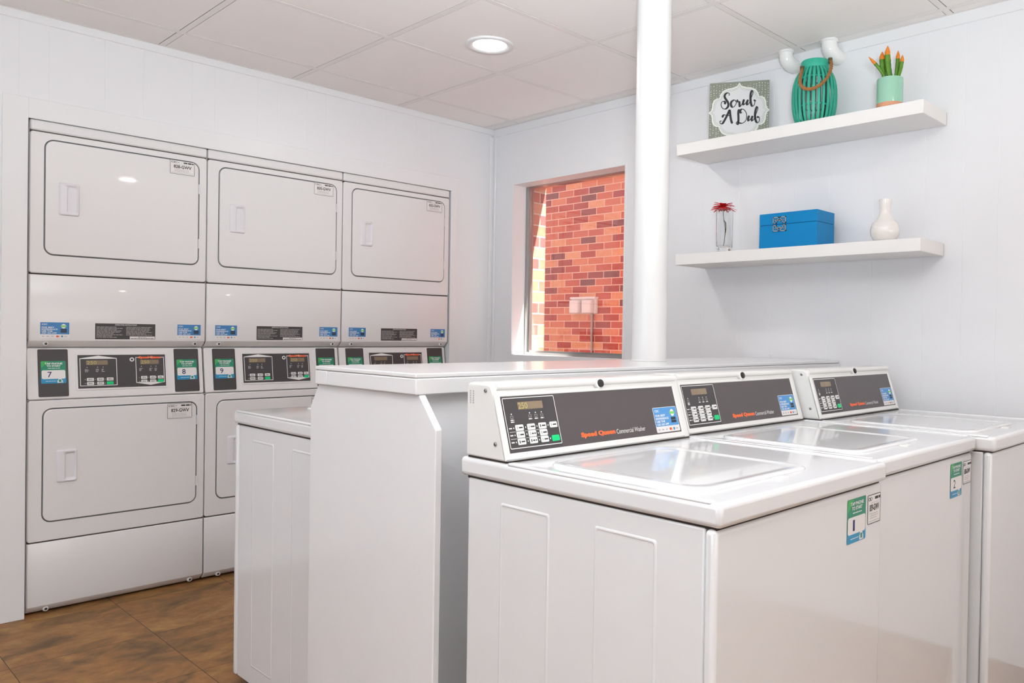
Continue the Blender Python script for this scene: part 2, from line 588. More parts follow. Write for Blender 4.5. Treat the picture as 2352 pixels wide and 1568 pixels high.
# window wall (facing -x) with the window opening
WY0, WY1, WZ0, WZ1 = 2.715, 3.585, 1.036, 2.046
gw = [-(q) for q in (2.52, 2.42, 2.22, 2.02, 1.848, 1.74, 1.577, 1.386, 1.181, 1.038, 0.918, 0.72, 0.62, 0.47, 0.27, 0.17, -0.03, -0.2, -0.3, -0.5, -0.7, -0.8, -1.0, -1.2, -1.3, -1.5, -1.7)]
XWM = T(XW, 0, 0) @ WEST
g = G()
grooved(g, -WY0, -Y_MIN, 0, ZC, gw, XWM)
grooved(g, -WY1, -WY0, WZ1, ZC, gw, XWM)
grooved(g, -WY1, -WY0, 0, WZ0, gw, XWM)
grooved(g, -4.4, -WY1, 0, ZC, [], XWM)
# jamb linings of the opening
g.box(XW + 0.1, XW + 0.115, WY1 - 0.001, WY1 + 0.05, WZ0, WZ1, 'wall_paint')
struct(g, 'wall_east')
g = G()
for a, b, c, d in ((WY0 - 0.014, WY0, WZ0 - 0.0, WZ1 + 0.012), (WY0, WY1, WZ1, WZ1 + 0.012), (WY1, WY1 + 0.012, WZ0, WZ1 + 0.012)):
    g.rbox(XW - 0.004, XW + 0.002, a, b, c, d, 0.0015, 'trim_paint', seg=1, smooth=False)
g.rbox(XW - 0.004, XW + 0.002, WY0 - 0.055, WY0 - 0.051, WZ0, WZ0 + 0.004, 0.001, 'trim_paint', seg=1, smooth=False)
struct(g, 'trim_2')

# corner bead and the flat cornice strips below the ceiling
g = G()
g.rbox(XW - 0.010, XW + 0.002, YW - 0.028, YW + 0.002, 0, ZC - 0.044, 0.003, 'trim_paint', seg=1, smooth=False)
g.rbox(XW - 0.034, XW - 0.010, YW - 0.010, YW + 0.002, 0, ZC - 0.044, 0.003, 'trim_paint', seg=1, smooth=False)
struct(g, 'trim_3')
g = G()
g.rbox(X_MIN, XW, YW - 0.006, YW + 0.002, ZC - 0.033, ZC + 0.01, 0.002, 'trim_paint', seg=1, smooth=False)
struct(g, 'trim_4')
g = G()
g.rbox(XW - 0.006, XW + 0.002, Y_MIN, YW - 0.006, ZC - 0.044, ZC + 0.01, 0.002, 'trim_paint', seg=1, smooth=False)
struct(g, 'trim_5')

# the two walls behind the camera
g = G(); grooved(g, Y_MIN - 0.1, 4.4, 0, ZC + 0.05, [], T(X_MIN, 0, 0) @ Matrix(((0, 0, 1, 0), (1, 0, 0, 0), (0, 1, 0, 0), (0, 0, 0, 1)))); struct(g, 'wall_west')
g = G(); grooved(g, -XW - 0.16, -X_MIN + 0.1, 0, ZC + 0.05, [], T(0, Y_MIN, 0) @ Matrix(((-1, 0, 0, 0), (0, 0, 1, 0), (0, 1, 0, 0), (0, 0, 0, 1)))); struct(g, 'wall_south')

# suspended ceiling: tiles dropped slightly into a grid of flat bars
GS = 0.6096
xs = sorted({3.086 - GS * k for k in range(0, 12)} | {X_MIN, XW})
ys = sorted({3.534 - GS * k for k in range(0, 13)} | {Y_MIN, YW})
xs = [q for q in xs if X_MIN <= q <= XW]
ys = [q for q in ys if Y_MIN <= q <= YW]
g = G()
for i in range(len(xs) - 1):
    for j in range(len(ys) - 1):
        a, b, c, d = xs[i] + 0.0152, xs[i + 1] - 0.0152, ys[j] + 0.0152, ys[j + 1] - 0.0152
        if b - a > 0.01 and d - c > 0.01:
            g.box(a, b, c, d, ZC + 0.0003 + random.uniform(0, 0.0007), ZC + 0.0022, 'ceiling_tile')
g.box(X_MIN - 0.1, XW + 0.16, Y_MIN - 0.1, 4.4, ZC + 0.0023, ZC + 0.1, 'gap_shade')  # dark sheet close behind the tiles, painting in the shade of their gaps
struct(g, 'ceiling')
g = G()
for q in xs:
    g.box(q - 0.012, q + 0.012, Y_MIN, YW, ZC - 0.0004, ZC + 0.0022, 'grid_metal')
for q in ys:
    g.box(X_MIN, XW, q - 0.012, q + 0.012, ZC - 0.0006, ZC + 0.0022, 'grid_metal')
struct(g, 'trim_6')

# ------------------------------------------------------------------ window with the view outside
fr = G()
X0 = XW + 0.1
fr.box(X0, X0 + 0.045, WY1 - 0.020, WY1, WZ0 - 0.02, WZ1, 'aluminium')
fr.box(X0, X0 + 0.045, WY0, WY0 + 0.020, WZ0 - 0.02, WZ1, 'aluminium')
fr.box(X0, X0 + 0.045, WY0 + 0.02, WY1 - 0.02, WZ1 - 0.003, WZ1 + 0.01, 'aluminium')
fr.box(X0, X0 + 0.045, WY0 + 0.02, WY1 - 0.02, WZ0 - 0.02, WZ0 + 0.016, 'aluminium')
fr.box(X0 + 0.010, X0 + 0.014, WY1 - 0.026, WY1 - 0.020, WZ0, WZ1 - 0.014, 'steel')
win = struct(fr, 'window_1')
g = G()
g.box(X0 + 0.012, X0 + 0.030, WY1 - 0.032, WY1 - 0.022, WZ0 + 0.016, WZ0 + 0.62, 'steel')
g.box(X0 + 0.012, X0 + 0.030, WY0 + 0.02, WY1 - 0.03, WZ0 + 0.016, WZ0 + 0.026, 'steel')
g.build('window_sash', win)
g = G(); g.box(X0 + 0.019, X0 + 0.023, WY0 + 0.02, WY1 - 0.022, WZ0 + 0.016, WZ1 - 0.003, 'window_glass'); g.build('window_pane', win)

# brick veneer outside: jambs and lintel round the opening, and the wall across the yard
g = G()
g.box(XW + 0.16, XW + 0.27, WY1 + 0.005, 6.5, -1.0, 4.0, 'brick')
g.box(XW + 0.16, XW + 0.27, -3.0, WY0 - 0.005, -1.0, 4.0, 'brick')
g.box(XW + 0.16, XW + 0.27, WY0 - 0.005, WY1 + 0.005, WZ1 + 0.02, 4.0, 'brick')
g.box(XW + 0.16, XW + 0.27, WY0 - 0.005, WY1 + 0.005, -1.0, WZ0 - 0.03, 'brick')
struct(g, 'wall_outside')
g = G(); g.box(5.6, 5.85, -1.0, 12.0, -0.6, 5.0, 'brick'); struct(g, 'wall_yard')
g = G(); g.box(XW + 0.16, 14, -6, 14, -0.7, -0.6, 'concrete'); struct(g, 'ground_outside')

t = thing('outdoor_outlet', 'pair of white weatherproof outlet covers on the brick wall seen through the window', 'outlet', (5.6, 5.285, 1.36))
g = G(); g.rbox(-0.035, 0, -0.16, 0.16, 0.0, 0.145, 0.006, 'outlet_white'); g.box(-0.05, 0, -0.165, 0.165, 0.138, 0.158, 'outlet_white'); g.build('back_box', t)
for a in (-0.135, 0.03):
    g = G()
    g.rbox(-0.085, -0.035, a - 0.005, a + 0.115, 0.0, 0.125, 0.012, 'outlet_white')
    g.build('cover', t)
g = G(); g.tube([(-0.016, -0.10, 0.0), (-0.016, -0.10, -1.9)], 0.011, 'steel'); g.build('conduit', t)

# ------------------------------------------------------------------ stickers shared by machines
def app_sticker(g, x0, x1, y0, y1, X, n=0.0006, blue='sticker_blue'):
    W, H = x1 - x0, y1 - y0
    g.poly(rr(x0, x1, y0, y1, 0.003), n, 'label_paper', X)
    yb = y0 + 0.24 * H
    g.rect(x0 + 0.015 * W, x1 - 0.015 * W, yb, y1 - 0.02 * H, n + 0.0003, blue, X)
    n2 = n + 0.0006
    g.text('CSC', x0 + 0.06 * W, x0 + 0.25 * W, y1 - 0.19 * H, y1 - 0.10 * H, n2, 'ink_white', X, 0.02)
    for k, s in enumerate(('FOR BEST', 'EXPERIENCE', 'USE THE', 'CSC GO APP')):
        yy = y1 - (0.375 + 0.118 * k) * H
        wd = (0.42, 0.53, 0.36, 0.50)[k]
        g.text(s, x0 + 0.06 * W, x0 + (0.06 + wd) * W, yy, yy + 0.085 * H, n2, 'ink_white', X, 0.03)
    cx, cy, r = x0 + 0.79 * W, y1 - 0.25 * H, 0.125 * H
    rx = r if W > H * 1.2 else r * 1.05
    g.poly([(cx + rx * math.cos(a * PI / 12), cy + r * 1.15 * math.sin(a * PI / 12)) for a in range(24)], n2, 'ink_white', X)
    g.rect(cx - rx * 1.25, cx + rx * 1.25, cy - r * 0.4, cy + r * 0.4, n2 + 0.0002, 'badge_green', X)
    for k in range(2):
        g.poly(rr(x0 + 0.69 * W, x0 + 0.90 * W, y1 - (0.53 + 0.12 * k) * H, y1 - (0.43 + 0.12 * k) * H, 0.001), n2, 'ink_dark', X)
    cy = y0 + 0.11 * H
    for q, wd in ((0.11, 0.08), (0.26, 0.09), (0.42, 0.08), (0.86, 0.09)):
        g.rect(x0 + (q - wd / 2) * W, x0 + (q + wd / 2) * W, cy - 0.022 * H, cy + 0.022 * H, n2, 'ink_grey', X)
    for q, mm in ((0.575, 'card_red'), (0.62, 'card_orange')):
        g.poly([(x0 + q * W + 0.05 * H * math.cos(a * PI / 6), cy + 0.055 * H * math.sin(a * PI / 6)) for a in range(12)], n2 + (0.0002 if q > 0.6 else 0), mm, X)
    g.rect(x0 + 0.71 * W, x0 + 0.77 * W, cy - 0.05 * H, cy + 0.05 * H, n2, 'tag_blue', X)

def tap_sticker(g, x0, x1, y0, y1, X, num, n=0.0006, grey=False):
    W, H = x1 - x0, y1 - y0
    g.poly(rr(x0, x1, y0, y1, 0.004), n, 'tag_teal', X)
    g.poly([(x0 + 0.02 * W, y1 - 0.30 * H), (x0 + 0.34 * W, y1 - 0.01 * H), (x0 + 0.04 * W, y1 - 0.01 * H), (x0 + 0.012 * W, y1 - 0.05 * H)], n + 0.0003, 'tag_green', X)
    g.poly(rr(x0, x1, y0, y0 + 0.30 * H, 0.004), n + 0.0002, 'ink_grey' if grey else 'tag_blue', X)
    g.poly(rr(x0 + 0.03 * W, x1 - 0.03 * W, y0 + 0.20 * H, y0 + 0.59 * H, 0.006), n + 0.0004, 'label_paper', X)
    n2 = n + 0.0006
    g.text('TAP PHONE', x0 + 0.16 * W, x0 + 0.86 * W, y1 - 0.155 * H, y1 - 0.075 * H, n2, 'ink_white', X, 0.03)
    g.text('TO START', x0 + 0.23 * W, x0 + 0.79 * W, y1 - 0.26 * H, y1 - 0.18 * H, n2, 'ink_white', X, 0.03)
    g.bars(x0 + 0.28 * W, x0 + 0.76 * W, y1 - 0.35 * H, y1 - 0.30 * H, n2, 'ink_white', 1, X, rag=0)
    if num:
        nw = 0.10 if num == '1' else 0.17
        g.text(num, x0 + (0.345 - nw / 2) * W, x0 + (0.345 + nw / 2) * W, y0 + 0.27 * H, y0 + 0.52 * H, n2, 'ink_navy', X, 0.01)
    g.bars(x0 + 0.18 * W, x0 + 0.60 * W, y0 + 0.08 * H, y0 + 0.12 * H, n2, 'ink_white', 1, X, rag=0)
    g.poly(rr(x0 + 0.68 * W, x0 + 0.82 * W, y0 + 0.02 * H, y0 + 0.20 * H, 0.003), n2, 'ink_white', X)
    g.poly(rr(x0 + 0.70 * W, x0 + 0.80 * W, y0 + 0.05 * H, y0 + 0.17 * H, 0.002), n2 + 0.0002, 'tag_teal', X)
    for q in (0.65, 0.84):
        g.poly([(x0 + q * W, y0 + 0.01 * H), (x0 + (q + 0.03) * W, y0 + 0.01 * H), (x0 + (q + 0.02) * W, y0 + 0.13 * H), (x0 + (q - 0.01) * W, y0 + 0.13 * H)], n2, 'ink_white', X)

def id_label(g, x0, x1, y0, y1, X, code, n=0.0006):
    W, H = x1 - x0, y1 - y0
    g.poly(rr(x0, x1, y0, y1, 0.004), n, 'label_paper', X)
    g.frame(x0, x1, y0, y1, 0.004, 0.0014, n + 0.0003, 'ink_dark', X)
    n2 = n + 0.0004
    g.text('CSC', x0 + 0.05 * W, x0 + 0.30 * W, y1 - 0.21 * H, y1 - 0.09 * H, n2, 'ink_dark', X, 0.02)
    g.poly([(x0 + 0.35 * W + 0.02 * W * math.cos(a * PI / 4), y1 - 0.15 * H + 0.035 * H * math.sin(a * PI / 4)) for a in range(8)], n2, 'tag_teal', X)
    g.bars(x0 + 0.55 * W, x0 + 0.96 * W, y1 - 0.19 * H, y1 - 0.09 * H, n2, 'ink_dark', 1, X, fill=0.9, rag=0)
    if code:
        g.text(code, x0 + 0.15 * W, x0 + 0.87 * W, y1 - 0.57 * H, y1 - 0.34 * H, n2, 'ink_dark', X, 0.022)
    g.bars(x0 + 0.22 * W, x0 + 0.80 * W, y1 - 0.30 * H, y1 - 0.27 * H, n2, 'ink_grey', 1, X, rag=0)
    g.bars(x0 + 0.18 * W, x0 + 0.82 * W, y0 + 0.16 * H, y0 + 0.38 * H, n2, 'ink_grey', 3, X, fill=0.3, rag=0.35, seed=3)
    g.rect(x0 + 0.06 * W, x1 - 0.06 * W, y0 + 0.08 * H, y0 + 0.10 * H, n2, 'ink_grey', X)

# ------------------------------------------------------------------ stacked dryers
DW = 0.6858

def framed_panel(g, x0, x1, z0, z1, hole, r, X, m='appliance'):
    """flat plate with rounded edge and a rounded hole, 5 points per corner"""
    k = 6
    inner = rr(*hole, r, k)
    def sq(a, b, c, d, rad):
        # outline with the same point count, points run along the edges near the corners
        return rr(a, b, c, d, rad, k)
    outer = sq(x0 + 0.004, x1 - 0.004, z0 + 0.004, z1 - 0.004, 0.008)
    g.ring(outer, inner, 0.0, m, X)
    g.loops([[(*p, -0.012) for p in rr(x0, x1, z0, z1, 0.012, k)], [(*p, -0.004) for p in rr(x0, x1, z0, z1, 0.012, k)],
             [(*p, -0.0012) for p in rr(x0 + 0.0012, x1 - 0.0012, z0 + 0.0012, z1 - 0.0012, 0.0108, k)], [(*p, 0) for p in outer]], m, X, cap=False, smooth=True)
    g.loops([[(*p, 0) for p in inner], [(*p, -0.011) for p in inner]], m, X, cap=False)

def strip_panel(g, x0, x1, z0, z1, zs, X, m='appliance'):
    """panel whose lower edge slopes back below zs"""
    prof = [(z1, -0.012), (z1, -0.004), (z1 - 0.0015, -0.001), (z1 - 0.004, 0), (zs + 0.001, 0), (zs - 0.001, -0.0006), (z0 + 0.004, -0.026), (z0, -0.030), (z0, -0.040)]
    secs = [(x0, -0.010), (x0 + 0.0008, -0.004), (x0 + 0.003, -0.001), (x0 + 0.006, 0), (x1 - 0.006, 0), (x1 - 0.003, -0.001), (x1 - 0.0008, -0.004), (x1, -0.010)]
    n = len(prof)
    vs = [(u, z, d + e) for u, e in secs for z, d in prof]
    fs = [(a * n + i, (a + 1) * n + i, (a + 1) * n + i + 1, a * n + i + 1) for a in range(len(secs) - 1) for i in range(n - 1)]
    g.add(vs, fs, m, X, True)

def door(root, hx0, hx1, z0, z1, code, name='door'):
    g = G()
    g.slab(hx0 + 0.0055, hx1 - 0.0055, z0 + 0.0055, z1 - 0.0055, 0.030, -0.008, 0.0035, 0.003, 'appliance', FRONT, 6)
    d = g.build(name, root)
    return d

def handle(parent, x0, x1, z0, z1):
    g = G()
    n1 = 0.0035
    k = 5
    L = [[(*p, n1) for p in rr(x0, x1, z0, z1, 0.008, k)], [(*p, n1 + 0.005) for p in rr(x0 + 0.004, x1 - 0.002, z0 + 0.002, z1 - 0.002, 0.008, k)],
         [(*p, n1 + 0.0075) for p in rr(x0 + 0.009, x1 - 0.004, z0 + 0.005, z1 - 0.005, 0.008, k)],
         [(*p, n1 + 0.007) for p in rr(x0 + 0.028, x1 - 0.0055, z0 + 0.008, z1 - 0.010, 0.009, k)],
         [(*p, n1 + 0.0045) for p in rr(x0 + 0.030, x1 - 0.0075, z0 + 0.010, z1 - 0.012, 0.008, k)],
         [(*p, n1 + 0.001) for p in rr(x0 + 0.033, x1 - 0.010, z0 + 0.018, z1 - 0.018, 0.008, k)]]
    g.loops(L, 'handle_plastic', FRONT, smooth=True)
    g.build('handle', parent)

def hinges(root, x, zs):
    for z in zs:
        g = G(); g.rbox(x - 0.003, x + 0.003, -0.005, 0.004, z - 0.022, z + 0.022, 0.001, 'handle_plastic', seg=1, smooth=False)
        g.build('hinge', root)

def screw_boss(root, x, z):
    g = G()
    X = T(x, 0.0125, z) @ Matrix.Rotation(PI / 2, 4, 'X')
    g.lathe([(0.0115, -0.004), (0.0100, 0.003), (0.0075, 0.0065), (0.0058, 0.0065), (0.0055, 0.003)], 'appliance', X, 20)
    g.cyl(0.0045, 0.001, 0.005, 'screw_dark', X, 12)
    g.cyl(0.0022, 0.005, 0.0056, 'black_plastic', X, 6)
    g.build('screw', root)

def keypad_unit(g, fx, fv, X, apex_top):
    """one framed control block of the dryer panel; fx, fv map panel fractions to local u, v"""
    n = 0.0022
    u0, u1, v0, v1 = fx(0), fx(1), fv(0.93), fv(0.10)
    m = (u0 + u1) / 2
    if apex_top:
        out = [(u0, v0), (u1, v0), (u1, v1), (m, v1 + 0.011), (u0, v1)]
        inn = [(u0 + .0025, v0 + .0025), (u1 - .0025, v0 + .0025), (u1 - .0025, v1 - .0025), (m, v1 - .0025), (u0 + .0025, v1 - .0025)]
    else:
        out = [(u0, v1), (u0, v0), (m, v0 - 0.011), (u1, v0), (u1, v1)]
        inn = [(u0 + .0025, v1 - .0025), (u0 + .0025, v0 + .0025), (m, v0 + .0025), (u1 - .0025, v0 + .0025), (u1 - .0025, v1 - .0025)]
    g.ring(out, inn, n, 'ink_white', X)

def dryer(x0, label, nums, codes, lcd):
    r = thing('stacked_dryer', label, 'dryer', (x0, YD, 0), 0, 'stacked dryers in the wall recess')
    # cabinet
    g = G()
    g.box(0.0015, DW - 0.0015, 0.048, 0.70, 0.012, 1.984, 'appliance')
    for z0, z1 in ((0.046, 0.868), (1.114, 1.984)):
        g.box(0.0015, DW - 0.0015, 0.014, 0.049, z0, z1, 'appliance')
        g.box(0.003, DW - 0.003, 0.0125, 0.0152, max(z0, 0.025), z1 - 0.004, 'seam_shade')  # dark plate behind the panels, its colour standing in for seam shadow
    g.build('cabinet', r)
    a, b = 0.0022, DW - 0.0022
    # top cap
    g = G(); g.rbox(a, b, -0.001, 0.6, 1.9455, 1.988, 0.007, 'appliance'); g.build('top_cap', r)
    HX0, HX1 = 0.050, 0.6515
    for nm, z0, z1, h0, h1 in (('front_panel', 1.3765, 1.9415, 1.450, 1.917), ('front_panel', 0.2965, 0.8655, 0.370, 0.834)):
        g = G(); framed_panel(g, a, b, z0, z1, (HX0, HX1, h0, h1), 0.036, FRONT)
        g.box(HX0 - 0.004, HX1 + 0.004, 0.0085, 0.0105, h0 - 0.004, h1 + 0.004, 'gasket')
        g.build(nm, r)
    for k, (h0, h1) in enumerate(((1.450, 1.917), (0.370, 0.834))):
        d = door(r, HX0, HX1, h0, h1, codes[k])
        zc = 1.749 if k == 0 else 0.662
        handle(d, 0.100, 0.174, zc - 0.133, zc)
        hinges(d, HX1 - 0.0025, (h0 + 0.10, h1 - 0.12) if k == 0 else (h0 + 0.10, h1 - 0.085))
        if codes[k] is not None:
            g = G()
            X = T(0, -0.0035, 0) @ FRONT
            z = (1.851, 1.913) if k == 0 else (0.760, 0.827)
            id_label(g, 0.522, 0.627, z[0], z[1], X, codes[k])
            g.build('id_label', d)
    # upper access panel with its stickers
    g = G(); strip_panel(g, a, b, 1.0805, 1.3715, 1.107, FRONT); ap = g.build('access_panel', r)
    screw_boss(ap, 0.063, 1.0935); screw_boss(ap, 0.641, 1.0935)
    for x in (0.043, 0.563):
        g = G(); app_sticker(g, x - 0.003, x + 0.101, 1.117, 1.182, FRONT); g.build('app_sticker', ap)
    g = G()
    x1, x2, z1, z2 = 0.236, 0.470, 1.113, 1.180
    g.poly(rr(x1 - 0.003, x2 + 0.003, z1 - 0.003, z2 + 0.003, 0.003), 0.0005, 'label_paper')
    g.rect(x1, x2, z1, z2, 0.0008, 'panel_black')
    g.text('OPERATING INSTRUCTIONS', x1 + 0.32 * 0.234, x1 + 0.68 * 0.234, z2 - 0.008, z2 - 0.003, 0.0011, 'ink_white', FRONT, 0.01)
    g.bars(x1 + 0.005, x1 + 0.105, z1 + 0.006, z2 - 0.012, 0.0011, 'ink_grey', 9, FRONT, fill=0.4, rag=0.4, seed=5)
    g.bars(x1 + 0.118, x2 - 0.004, z1 + 0.016, z2 - 0.012, 0.0011, 'ink_grey', 7, FRONT, fill=0.4, rag=0.4, seed=8)
    g.rect(x1 + 0.132, x2 - 0.002, z1 + 0.001, z1 + 0.013, 0.0011, 'label_paper')
    g.text('IMPORTANT', x1 + 0.165, x1 + 0.198, z1 + 0.0075, z1 + 0.011, 0.0014, 'ink_dark', FRONT, 0.01)
    g.bars(x1 + 0.136, x2 - 0.006, z1 + 0.002, z1 + 0.006, 0.0014, 'ink_dark', 1, FRONT, fill=0.6, rag=0)
    g.build('instruction_label', ap)
    # tilted control panel
    ang = math.atan2(0.030, 0.208)
    CP = T(0, -0.001, 0.8700) @ Matrix.Rotation(-ang, 4, 'X') @ FRONT
    HV = 0.2085
    g = G(); g.slab(a - 0.001, b - 0.004, 0, HV, 0.008, -0.014, 0, 0.004, 'appliance', CP)
    cp = g.build('control_panel', r)
    for k, (u0, u1) in enumerate(((0.0377, 0.1435), (0.5550, 0.6610))):
        g = G()
        v0, v1 = 0.009, 0.203
        g.slab(u0 - 0.003, u1 + 0.003, v0 - 0.003, v1 + 0.003, 0.007, 0, 0.0012, 0.001, 'ink_white', CP)
        g.slab(u0, u1, v0, v1, 0.005, 0.0012, 0.0030, 0.001, 'panel_black', CP)
        cr = g.build('card_reader', cp)
        g = G()
        W, H = u1 - u0, v1 - v0
        tap_sticker(g, u0 + 0.09 * W, u0 + 0.92 * W, v0 + 0.28 * H, v0 + 0.75 * H, CP @ T(0, 0, 0.0030), nums[k])
        g.build('tap_sticker', cr)
    # display panel
    P0, P1, Q0, Q1 = 0.1775, 0.5180, 0.038, 0.178
    W, H = P1 - P0, Q1 - Q0
    g = G()
    g.slab(P0 - 0.008, P1 + 0.008, Q0 - 0.008, Q1 + 0.006, 0.006, 0, 0.0022, 0.0018, 'appliance', CP)
    g.rect(P0, P1, Q0, Q1, 0.0024, 'panel_black', CP)
    dp = g.build('display_panel', cp)
    fu = lambda q: P0 + q * W
    fv = lambda q: Q1 - q * H
    X = CP @ T(0, 0, 0.0004)
    for q0, q1, top, dsp, bt, btv in ((0.021, 0.430, True, (0.09, 0.327), ((0.093, 0.170), (0.204, 0.278), (0.31, 0.385)), ((0.69, 0.785), (0.81, 0.90))),
                                     (0.645, 0.985, False, (0.70, 0.92), ((0.703, 0.775), (0.807, 0.878), (0.903, 0.970)), ((0.67, 0.765), (0.79, 0.88)))):
        g = G()
        keypad_unit(g, lambda q: fu(q0 + q * (q1 - q0)), (lambda q: fv(q)) if top else (lambda q: fv(0.08 + (q - 0.1) * 0.96)), X, top)
        g.rect(fu(dsp[0]), fu(dsp[1]), fv(0.30), fv(0.165), 0.0026, 'lcd', X)
        if lcd:
            s = fu(dsp[0]) + 0.003
            dw = (dsp[1] - dsp[0]) * W * 0.45
            g.text('250', s, s + dw, fv(0.285), fv(0.18), 0.0029, 'lcd_lit', X, 0.015)
        c0 = dsp[0]
        for q, wd in ((c0 + 0.01, 0.05), (c0 + 0.125, 0.04), (c0 + 0.185, 0.035)):
            g.poly([(fu(q) + 0.0016 * math.cos(a2 * PI / 4), fv(0.37) + 0.0016 * math.sin(a2 * PI / 4)) for a2 in range(8)], 0.0026, 'ink_white', X)
            g.bars(fu(q - wd / 2), fu(q + wd / 2), fv(0.52), fv(0.42), 0.0026, 'ink_grey', 3, X, fill=0.5, rag=0.5, seed=int(q * 100))
        g.build('keypad', dp)
        for i, (b0, b1) in enumerate(bt):
            for j, (c1, c2) in enumerate(btv):
                gr = (i == 2 and j == 1)
                g = G()
                g.slab(fu(b0), fu(b1), fv(c2), fv(c1), 0.002, 0.0026, 0.0040, 0.0006, 'key_green' if gr else 'key_white', X, 2)
                if not gr:
                    g.bars(fu(b0) + 0.005, fu(b1) - 0.004, fv(c2) + 0.003, fv(c1) - 0.003, 0.0043, 'ink_dark', 2, X, fill=0.5, rag=0.2, seed=i)
                g.poly([(fu(b0) - 0.006 + 0.0014 * math.cos(a2 * PI / 4), fv((c1 + c2) / 2) + 0.0014 * math.sin(a2 * PI / 4)) for a2 in range(8)], 0.0027, 'ink_white', X)
                g.build('button', dp)
    g = G()
    g.text('Speed Queen', fu(0.685), fu(0.945), fv(0.145), fv(0.045), 0.0030, 'logo_red', X, 0.06)
    g.build('logo', dp)
    g = G()
    XX = X @ T(fu(0.603), fv(0.15), 0.0026)
    g.lathe([(0.009, 0), (0.009, 0.0015), (0.0065, 0.002), (0.0065, 0.0008), (0.0, 0.0008)], 'ink_white', XX, 20)
    g.lathe([(0.0045, 0.0008), (0.0045, 0.002), (0.002, 0.002), (0.002, 0.001), (0, 0.001)], 'panel_black', XX, 16)
    g.build('lock', dp)
    # base
    g = G(); strip_panel(g, a, b, 0.009, 0.2915, 0.037, FRONT); bp = g.build('base_panel', r)
    screw_boss(bp, 0.071, 0.0185); screw_boss(bp, 0.630, 0.0185)
    for x, y in ((0.05, 0.08), (DW - 0.05, 0.08), (0.05, 0.64), (DW - 0.05, 0.64)):
        g = G()
        g.cyl(0.02, 0.0, 0.014, 'black_plastic', T(x, y, 0), 12)
        g.build('foot', r)
    return r

dryer(0.7775, 'leftmost white stacked dryer, marked 828-GWV and 829-GWV, stickers 7 and 8', ('7', '8'), ('828-GWV', '829-GWV'), True)
dryer(0.7775 + DW, 'middle white stacked dryer of the three, upper door marked 830-GWV, sticker 9', ('9', None), ('830-GWV', ''), True)
dryer(0.7775 + 2 * DW, 'rightmost white stacked dryer, nearest the corner, upper door marked 832-GWV', (None, None), ('832-GWV', None), False)

# ------------------------------------------------------------------ washers
WW = 0.651

